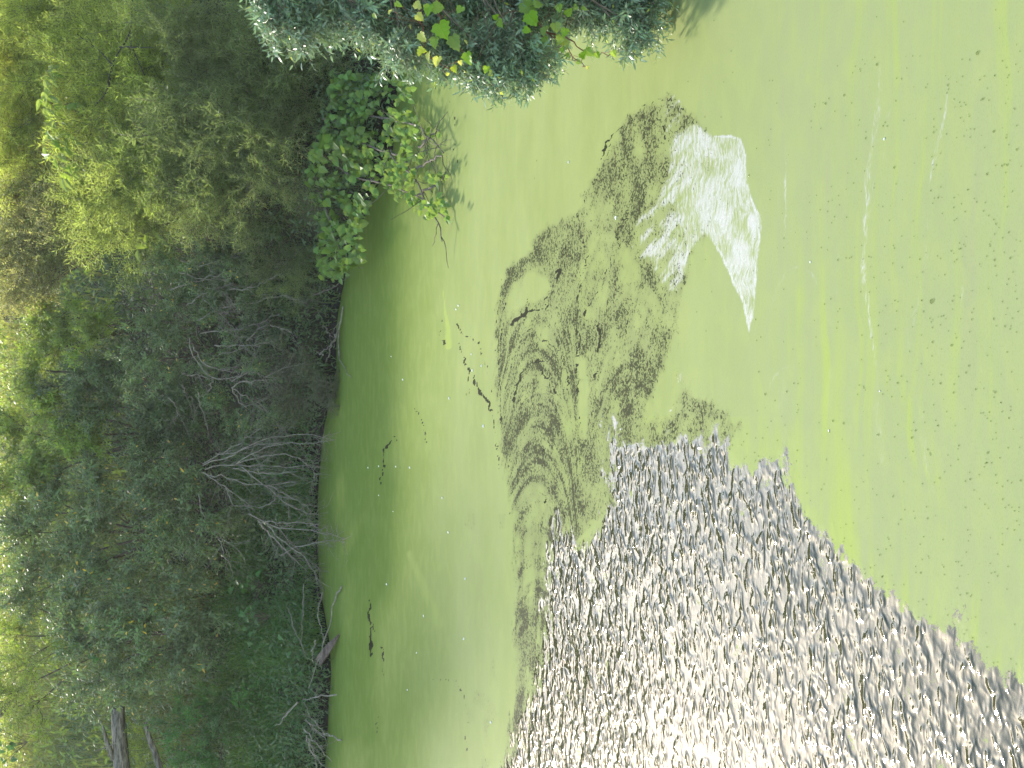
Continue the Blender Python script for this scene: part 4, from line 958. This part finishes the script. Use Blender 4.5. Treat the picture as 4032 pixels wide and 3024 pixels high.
C2 = lambda zx, zy: ((700 + zx / 2.766) / SC, (1700 + zy / 2.766) / SC)
C1 = lambda zx, zy: ((650 + zx / 2.37) / SC, (1000 + zy / 2.37) / SC)
C3 = lambda zx, zy: ((900 + zx / 1.62) / SC, (2000 + zy / 1.62) / SC)
dead('dead_bush', 'fan of bare grey branches drooping from the bank into the water', 'dead branches', [
    [(270, 350), (450, 250), (640, 150), (850, 10), (930, -60)], [(270, 370), (480, 290), (720, 190), (960, 70), (1190, 35), (1440, 35), (1690, 85)], [(640, 345), (790, 245), (980, 165), (1210, 115), (1450, 125), (1690, 95)],
    [(300, 410), (530, 360), (800, 350), (1020, 375), (1240, 385), (1400, 350), (1570, 385)], [(640, 350), (780, 310), (960, 255), (1130, 240), (1330, 290), (1490, 440), (1485, 510)], [(270, 440), (420, 550), (520, 610), (660, 700), (780, 800), (890, 830)],
    [(520, 615), (590, 780), (680, 815), (800, 800)], [(690, 380), (860, 530), (1030, 640), (1150, 760), (1280, 820), (1430, 880), (1560, 915)], [(1000, 590), (1200, 690), (1360, 790), (1470, 860)], [(890, 830), (1000, 780), (1070, 730), (1050, 650)],
    [(770, 890), (900, 960), (1060, 1040), (1250, 1060), (1430, 1050), (1580, 1090), (1830, 1175)], [(870, 960), (1010, 1130), (1160, 1280), (1330, 1450)], [(980, 1020), (1140, 1170), (1220, 1240), (1430, 1410), (1480, 1540), (1520, 1650)], [(1120, 1350), (1260, 1260), (1420, 1210), (1600, 1185), (1820, 1195)],
    [(230, 680), (270, 900), (400, 1080), (540, 1200), (680, 1310)], [(430, 1140), (490, 1280), (560, 1440), (610, 1600)], [(880, 985), (1180, 990), (1430, 1000), (1550, 1015)], [(330, 470), (500, 470), (700, 560), (900, 570), (1100, 570), (1290, 545)], [(600, 400), (820, 430), (1050, 460), (1300, 430)], [(420, 240), (600, 235), (900, 130), (1200, 120)]],
    C2, .010, 'grey', twigs=9, tl=.45, off=-.5, seed=61)
G_T = 'tangles of dead twigs in the bank'
dead('dead_shrub', 'brown-grey twig tangle left of the round-leaved vine', 'dead branches', [
    [(330, 740), (450, 720), (700, 700), (850, 660), (1000, 590), (1100, 540)], [(480, 500), (620, 480), (830, 450), (1000, 410), (1130, 400), (1320, 460)], [(560, 260), (640, 190), (740, 130), (830, 80)], [(460, 850), (640, 860), (880, 850), (1040, 790)], [(500, 940), (640, 910), (740, 870)],
    [(760, 810), (880, 700), (960, 640)], [(980, 660), (1120, 700), (1230, 780)], [(100, 150), (300, 230), (480, 200), (640, 130)], [(50, 330), (250, 260), (420, 240), (560, 180)], [(300, 620), (420, 560), (530, 520)], [(200, 480), (330, 380), (480, 330), (640, 270)], [(400, 0), (410, 100), (430, 200)], [(150, 60), (300, 120), (520, 60), (700, 20)],
    [(600, 330), (750, 330), (900, 280), (1050, 200)], [(350, 420), (560, 600), (700, 780)], [(450, 300), (620, 420), (700, 560)], [(500, 680), (650, 760), (820, 800)]], C1, .010, 'grey', twigs=8, tl=.42, off=-.25, group=G_T, seed=63)
dead('dead_shrub', 'pale crooked twig tangle above the drooping grey fan', 'dead branches', [
    [(230, 780), (240, 870), (330, 1060), (440, 1160), (520, 1170), (620, 1170), (720, 1110), (830, 980), (890, 850)], [(260, 850), (350, 1020), (500, 1090), (700, 1110)], [(620, 1190), (760, 1100), (820, 1085), (900, 1140), (1000, 1110), (1150, 1050), (1320, 1010)], [(630, 1250), (690, 1370), (760, 1430), (860, 1380), (950, 1350)],
    [(860, 1380), (960, 1480), (1060, 1590), (1150, 1680)], [(310, 1290), (330, 1420), (380, 1560), (400, 1640)], [(160, 1220), (200, 1320), (270, 1360)], [(30, 1340), (110, 1420), (100, 1560)], [(620, 1250), (700, 1200), (900, 1180), (1050, 1160)], [(640, 1260), (760, 1330), (900, 1450), (1000, 1500)], [(160, 1120), (300, 1130), (420, 1160)], [(440, 1160), (430, 1250), (330, 1330)]],
    C1, .010, 'grey', twigs=8, tl=.40, off=-.3, group=G_T, seed=65)
dead('dead_branch', 'thin arched bare branch dipping into the dark water edge', 'dead branch', [
    [(1660, 490), (1650, 600), (1610, 720), (1610, 850), (1630, 980), (1700, 1110), (1740, 1150)], [(1610, 730), (1560, 830), (1440, 930)], [(1620, 700), (1560, 850), (1500, 1010)], [(1480, 940), (1380, 900)]], C1, .013, 'grey', twigs=1.5, tl=.2, off=-.15, seed=67)
dead('dead_branch', 'bare stick jutting from below the vine at the water edge', 'dead branch', [[(1380, 390), (1550, 320), (1720, 210)], [(1470, 670), (1560, 770), (1590, 790)]], C1, .012, 'brown', twigs=2, tl=.2, off=-.2, seed=68)
dead('dead_branch', 'long pale curved stick lying over the weathered plank', 'dead branch', [[(720, 500), (690, 560), (660, 640), (615, 860), (560, 1000), (510, 1150)], [(600, 540), (570, 680), (610, 860)], [(555, 845), (530, 930), (545, 985)]], C3, .013, 'grey', twigs=0, off=-.4, seed=69)
dead('dead_branch', 'two thin bare stems leaning on the bank behind the plank', 'dead branch', [[(480, 490), (470, 740), (455, 870)], [(380, 640), (440, 820), (500, 960)]], C3, .009, 'grey', twigs=.6, tl=.15, off=-.15, seed=70)
dead('dead_branch', 'brown dead limb sloping down the muddy water edge', 'dead branch', [[(130, 40), (300, 120), (480, 310), (560, 430), (600, 520)], [(210, 100), (330, 240), (430, 330)], [(500, 330), (570, 380), (600, 450)]], C3, .013, 'brown', twigs=7, tl=.3, off=-.2, seed=71)
dead('dead_branch', 'pale sticks crossing at the bottom water edge', 'dead branch', [[(720, 1480), (600, 1430), (500, 1300), (480, 1240)], [(500, 1450), (530, 1560), (600, 1640)], [(480, 1410), (560, 1500), (660, 1620)], [(440, 1240), (300, 1390)], [(690, 1190), (560, 1205), (470, 1225)], [(510, 1470), (560, 1590), (560, 1680)], [(490, 1350), (620, 1480)]], C3, .014, 'grey', twigs=4, tl=.28, off=-.3, seed=72)
# ------------------------------------------------------------------ thin dark forked limb in the big willow
dead('bare_limb', 'thin dark forked limb in front of the large feathery willow', 'limb', [[(860, -30), (862, 110), (850, 200), (855, 290), (905, 400), (945, 490)], [(850, 210), (800, 300), (730, 420), (710, 520), (690, 620), (620, 680)], [(855, 300), (770, 308), (840, 308), (1000, 310)], [(740, 430), (650, 330), (500, 220)], [(720, 510), (700, 600), (600, 720)]],
     lambda zx, zy: (zx / 1.659 / SC, zy / 1.659 / SC), .014, 'dark', twigs=1.5, tl=.3, off=-.75, seed=73, jit=.004)

# ================================================================== logs
def log(name, label, pts, radii, mat, sides=14, rough=.06, flat=1.0, extra=None):
    P = np.array(pts, float); n = 24; s = np.linspace(0, 1, len(P)); Q = np.stack([np.interp(np.linspace(0, 1, n), s, P[:, k]) for k in range(3)], 1); rr = np.interp(np.linspace(0, 1, n), s, radii)
    b = Q[0].copy(); g_ = Geo(); g_.tube(Q - b, rr, sides)
    V = g_.V[0]; c = np.repeat(Q - b, sides, 0); k = 1 + rough * (vnoise(np.tile(np.arange(sides), n) * 1.7, np.repeat(np.arange(n) * .35, sides), 3) - .5) * 2
    V2 = c + (V - c) * k[:, None]; V2[:, 2] = c[:, 2] + (V2[:, 2] - c[:, 2]) * flat; g_.V[0] = V2
    root = tag(link(name, None), label[0], label[1]); root.location = b
    link('trunk', g_.mesh(name + '_body', mat), root)
    if extra: extra(root, b)
    return root
rl = np.random.default_rng(8)
def snag(root, b):
    g_ = Geo(); a = np.array(at_depth(245, 1640, 24.75)) - b; e = np.array(at_depth(222, 1568, 24.7)) - b
    g_.tube(np.array([a, (a + e) / 2 + [0, -.02, .02], e]), [.05, .04, .018], 7); link('snag', g_.mesh('log_snag', BM['trunk']), root)
    h = Geo(); p = [np.array(at_depth(x, y, 24.6)) - b for x, y in [(207, 1622), (235, 1612), (252, 1604), (268, 1580)]]; h.tube(np.array(p), [.008, .009, .008, .006], 5); link('branch', h.mesh('log_branch', BM['grey']), root)
log('fallen_log', ('bare grey tree trunk with peeling bark rising from the bottom edge', 'trunk'), [at_depth(254, 1528, 24.8), at_depth(258, 1590, 24.8), at_depth(263, 1660, 24.75), at_depth(270, 1800, 24.6)], [.115, .118, .135, .15], BM['trunk'], 18, .05, extra=snag)
log('leaning_stem', ('thin grey stem slanting beside the thick bare trunk', 'trunk'), [at_depth(315, 1560, 23.9), at_depth(321, 1590, 23.9), at_depth(333, 1620, 23.9), at_depth(346, 1662, 23.85), at_depth(372, 1740, 23.8)], [.032, .042, .05, .052, .055], BM['trunk'], 10, .08)
pk_a, pk_b = np.array(on_plane(*C3(705, 800), .015)), np.array(on_plane(*C3(572, 985), .22))
ax = unit(pk_b - pk_a); sd = unit(np.cross(ax, [0, -.35, 1.0])); nn = np.cross(sd, ax); Lp = np.linalg.norm(pk_b - pk_a); pg = Geo()
for off, w0, w1, l0, l1, th in [(-.055, .004, .052, 0, 1.0, .022), (.0, .006, .055, .05, .93, .026), (.058, .004, .05, .16, 1.04, .02)]:
    q0, q1 = ax * Lp * l0, ax * Lp * l1; ring = []
    for q, wd, k in ((q0, w0, .25), (q0 * .6 + q1 * .4, w1 * .8, .8), (q1, w1, 1.0)):
        for sx, sz in ((-1, -1), (1, -1), (1, 1), (-1, 1)): ring.append(q + sd * (off * k + sx * wd * .5) + nn * sz * th * .5)
    pg.add(np.array(ring), [np.array([[i * 4 + j, i * 4 + (j + 1) % 4, i * 4 + 4 + (j + 1) % 4, i * 4 + 4 + j] for i in range(2) for j in range(4)] + [[3, 2, 1, 0], [8, 9, 10, 11]])])
pr_ = tag(link('weathered_plank', None), 'splintered brown plank lying half in the water under the long pale stick', 'plank'); pr_.location = pk_a
link('board', pg.mesh('plank_board', BM['wood'], False), pr_)

# ================================================================== grass
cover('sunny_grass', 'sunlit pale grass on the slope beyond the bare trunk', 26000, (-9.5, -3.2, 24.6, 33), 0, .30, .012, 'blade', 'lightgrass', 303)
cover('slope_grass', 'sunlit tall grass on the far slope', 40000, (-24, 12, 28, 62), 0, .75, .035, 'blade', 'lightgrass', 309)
cover('slope_herbs', 'sunlit leafy herbs on the far slope', 36000, (-24, 14, 27.5, 60), 1.1, .15, .06, 'oval', 'lime', 311)
cover('bank_grass', 'lush green grass at the foot of the bank', 30000, (-8.2, -1.4, 21.2, 24.3), 0, .30, .011, 'blade', 'grass', 305, dens=lambda x, y: sstep(.38, .55, fbm(x * 1.2, y * 1.2, 7, 2)))
cover('low_herbs', 'small-leaved herbs among the bank grass', 26000, (-8.2, -.6, 21.2, 24.3), .35, .055, .026, 'oval', 'weed', 307)

# ================================================================== on the water
b = NB('bubble_film')
lw = b.node('ShaderNodeLayerWeight'); lw.inputs['Blend'].default_value = .35
tr_ = b.node('ShaderNodeBsdfTransparent'); tr_.inputs['Color'].default_value = (.85, .88, .76, 1)
gl_ = b.bsdf((.012, .014, .008), .06, .6, 1.4)
MAT_BUB = b.out(b.mixsh(b.smooth(lw.outputs['Facing'], .25, .72, .12, .95), tr_.outputs[0], gl_))
def dome(nr=4, ns=9):
    V, F = [], []
    for i in range(nr):
        a = i / nr * math.pi / 2
        for j in range(ns): t = j * 2 * math.pi / ns; V.append((math.cos(a) * math.cos(t), math.cos(a) * math.sin(t), math.sin(a) * .9))
    V.append((0, 0, .9))
    for i in range(nr - 1):
        for j in range(ns): F.append((i * ns + j, i * ns + (j + 1) % ns, (i + 1) * ns + (j + 1) % ns, (i + 1) * ns + j))
    T = [((nr - 1) * ns + j, (nr - 1) * ns + (j + 1) % ns, nr * ns) for j in range(ns)]
    return mesh_np('bubble', np.array(V), [np.array(F), np.array(T)], MAT_BUB, True)
ME_BUB = dome()
brng = np.random.default_rng(99)
big = [(2013, 651, 11), (2112, 115, 9), (1895, 139, 7), (2147, 284, 6), (2165, 358, 5), (2048, 184, 6), (2058, 650, 5), (2056, 746, 6), (2032, 828, 5), (2060, 848, 5), (2087, 805, 5), (2100, 690, 5), (2011, 412, 4.5), (2015, 356, 4), (2134, 978, 6), (2096, 1035, 5), (2142, 1000, 4), (2205, 1038, 5), (1978, 930, 5), (2004, 1120, 5), (1573, 440, 4),
       (1640, 492, 4.5), (1628, 585, 4), (1633, 690, 4.5), (1700, 846, 5), (1715, 828, 4.5), (1666, 910, 4), (865, 1010, 3), (818, 1007, 3), (848, 1105, 3), (1008, 852, 5), (1160, 347, 4), (1155, 385, 3)]
def BLF(x, y):
    if poly_sdf(np.array([x]), np.array([y]), WHITE)[0] < 3: return 'small clear bubble on the white painted sky-reflection patch'
    if poly_sdf(np.array([x]), np.array([y]), OPEN)[0] < 45: return 'small clear bubble on the algae rim beside the rippled water'
    if x > 2040: return 'small clear bubble scattered on the plain algae by the right edge'
    if x > 1760: return 'small clear bubble on the streaked algae along the pale streaks'
    if x > 1400: return 'small clear bubble on the green algae beside the white painted sky-reflection patch'
    return 'small clear bubble on the algae between the bank and the dark speckled film'
def bubble(x, y, r, label, grp):
    p = on_plane(x, y, .001); o = link('bubble', ME_BUB); rr = .72 * r * SC / 5720 * np.linalg.norm(p - CAMP)
    o.location = p; o.scale = (rr, rr, rr); o.rotation_euler = (0, 0, brng.random() * 6); tag(o, label, 'bubble', grp)
for i, (x, y, r) in enumerate(big):
    bubble(x, y, r * .62, 'largest clear bubble, standing alone on the pale streaked algae' if i == 0 else BLF(x, y), 'bubbles floating on the algae')
cnt = 0; small = []
while cnt < 660:
    x, y = brng.uniform(1480, 2208), brng.uniform(20, 1640)
    dens = np.clip((x - 1500) / 600, .12, 1) * (.25 + 1.2 * float(fbm(np.array(x / 70), np.array(y / 70), 131, 3)) ** 1.5) * (1.0 if 120 < y < 1250 else .4)
    so = float(poly_sdf(np.array([x]), np.array([y]), OPEN)[0])
    if so < 4: continue
    if so < 40 and x > 1560: dens = .9
    if brng.random() < dens * .8:
        r = min(3.6, 1.35 + brng.exponential(.75))
        if cnt < 250: bubble(x, y, r, BLF(x, y), 'bubbles floating on the algae')
        else: small.append((x, y, min(r, 1.7)))
        cnt += 1
sm = Geo(); dv = np.array([v.co[:] for v in ME_BUB.vertices]); dq = np.array([list(p.vertices) for p in ME_BUB.polygons if len(p.vertices) == 4]); dt = np.array([list(p.vertices) for p in ME_BUB.polygons if len(p.vertices) == 3])
for x, y, r in small:
    p = on_plane(x, y, .001); sm.add(dv * (r * SC / 5720 * np.linalg.norm(p - CAMP)) + p, [dq, dt])
tag(link('bubble_froth', sm.mesh('bubble_froth', MAT_BUB)), 'tiny bubbles sprinkled over the algae', kind='stuff')
# seed fluff and fallen leaves afloat
f = NB('seed_fluff'); MAT_FL = f.out(f.bsdf((.62, .62, .56), .9, .1))
def tuft(seed):
    r_ = np.random.default_rng(seed); g_ = Geo(); g_.add(dv * [1, 1, .8] * (1 + .35 * r_.normal(0, 1, (len(dv), 1))), [dq, dt]); return g_.mesh('seed_tuft', MAT_FL, False)
TU = [tuft(s) for s in range(3)]
for x, y in [(855, 1008), (818, 1007), (849, 1105), (885, 1010), (818, 1070), (990, 660), (985, 668), (1040, 790), (1020, 800), (968, 1150), (955, 1075), (835, 1262), (915, 1330), (1044, 920), (1018, 765), (795, 1010), (970, 860), (900, 1410), (1060, 1560), (880, 1490), (1002, 1380), (1750, 566), (1900, 845), (1790, 930), (1910, 300), (1330, 470), (1228, 350), (870, 820), (845, 770), (1005, 1250)]:
    o = link('seed_tuft', TU[int(brng.integers(3))]); p = on_plane(x, y, .002); r = brng.uniform(.008, .015) * (.5 if x > 1400 else 1); o.location = p; o.scale = (r, r, r * .8)
    tag(o, ('tiny white seed tuft on the algae near the bank' if x < 930 else 'tiny white seed tuft on the algae by the torn cracks' if x < 1100 else 'tiny white seed tuft out on the open algae'), 'seed fluff', 'white seed fluff on the algae')
for x, y, sz, lb in [(815, 1040, .05, 'narrow yellow leaf afloat near the dead branch tips'), (801, 1178, .09, 'long yellow leaf floating off the bare sticks'), (748, 1150, .05, 'small yellow leaf on the dark water edge'), (905, 1335, .05, 'short yellow leaf afloat in the bright algae'), (1000, 1450, .06, 'yellow leaf afloat near the ripple edge'), (785, 610, .06, 'greenish leaf on the dark water below the vine'), (1930, 1030, .06, 'yellow leaf afloat on the streaked algae')]:
    o = link('fallen_leaf', ME_LANCE[0].copy()); o.data.materials.clear(); o.data.materials.append(LM['yellow']); frame(o, on_plane(x, y, .012), [.3, .8 + brng.normal(0, .3), 0], [0, 0, 1.0], sz, 1.0); o.matrix_world = o.matrix_local
    tag(o, lb, 'leaf', 'yellow leaves afloat on the algae')
print('branches', NBR[0], 'objects', len(bpy.data.objects))

# ================================================================== air: thin summer haze round the whole scene
hz = NB('haze_air')
pv = hz.node('ShaderNodeVolumePrincipled')
pv.inputs['Color'].default_value = (0.90, 0.94, 0.92, 1); pv.inputs['Density'].default_value = HAZE; pv.inputs['Anisotropy'].default_value = 0.35
hz.l.new(pv.outputs[0], hz.node('ShaderNodeOutputMaterial').inputs['Volume'])
x0, x1, y0, y1, z0, z1 = -700, 700, -400, 800, -2.6, 16.0
HV = np.array([[x, y, z] for z in (z0, z1) for y in (y0, y1) for x in (x0, x1)], float)
HF = np.array([[0, 2, 3, 1], [4, 5, 7, 6], [0, 1, 5, 4], [2, 6, 7, 3], [0, 4, 6, 2], [1, 3, 7, 5]])
tag(link('haze', mesh_np('haze', HV, [HF], hz.m, False)), 'thin pale summer haze over the water', kind='stuff')
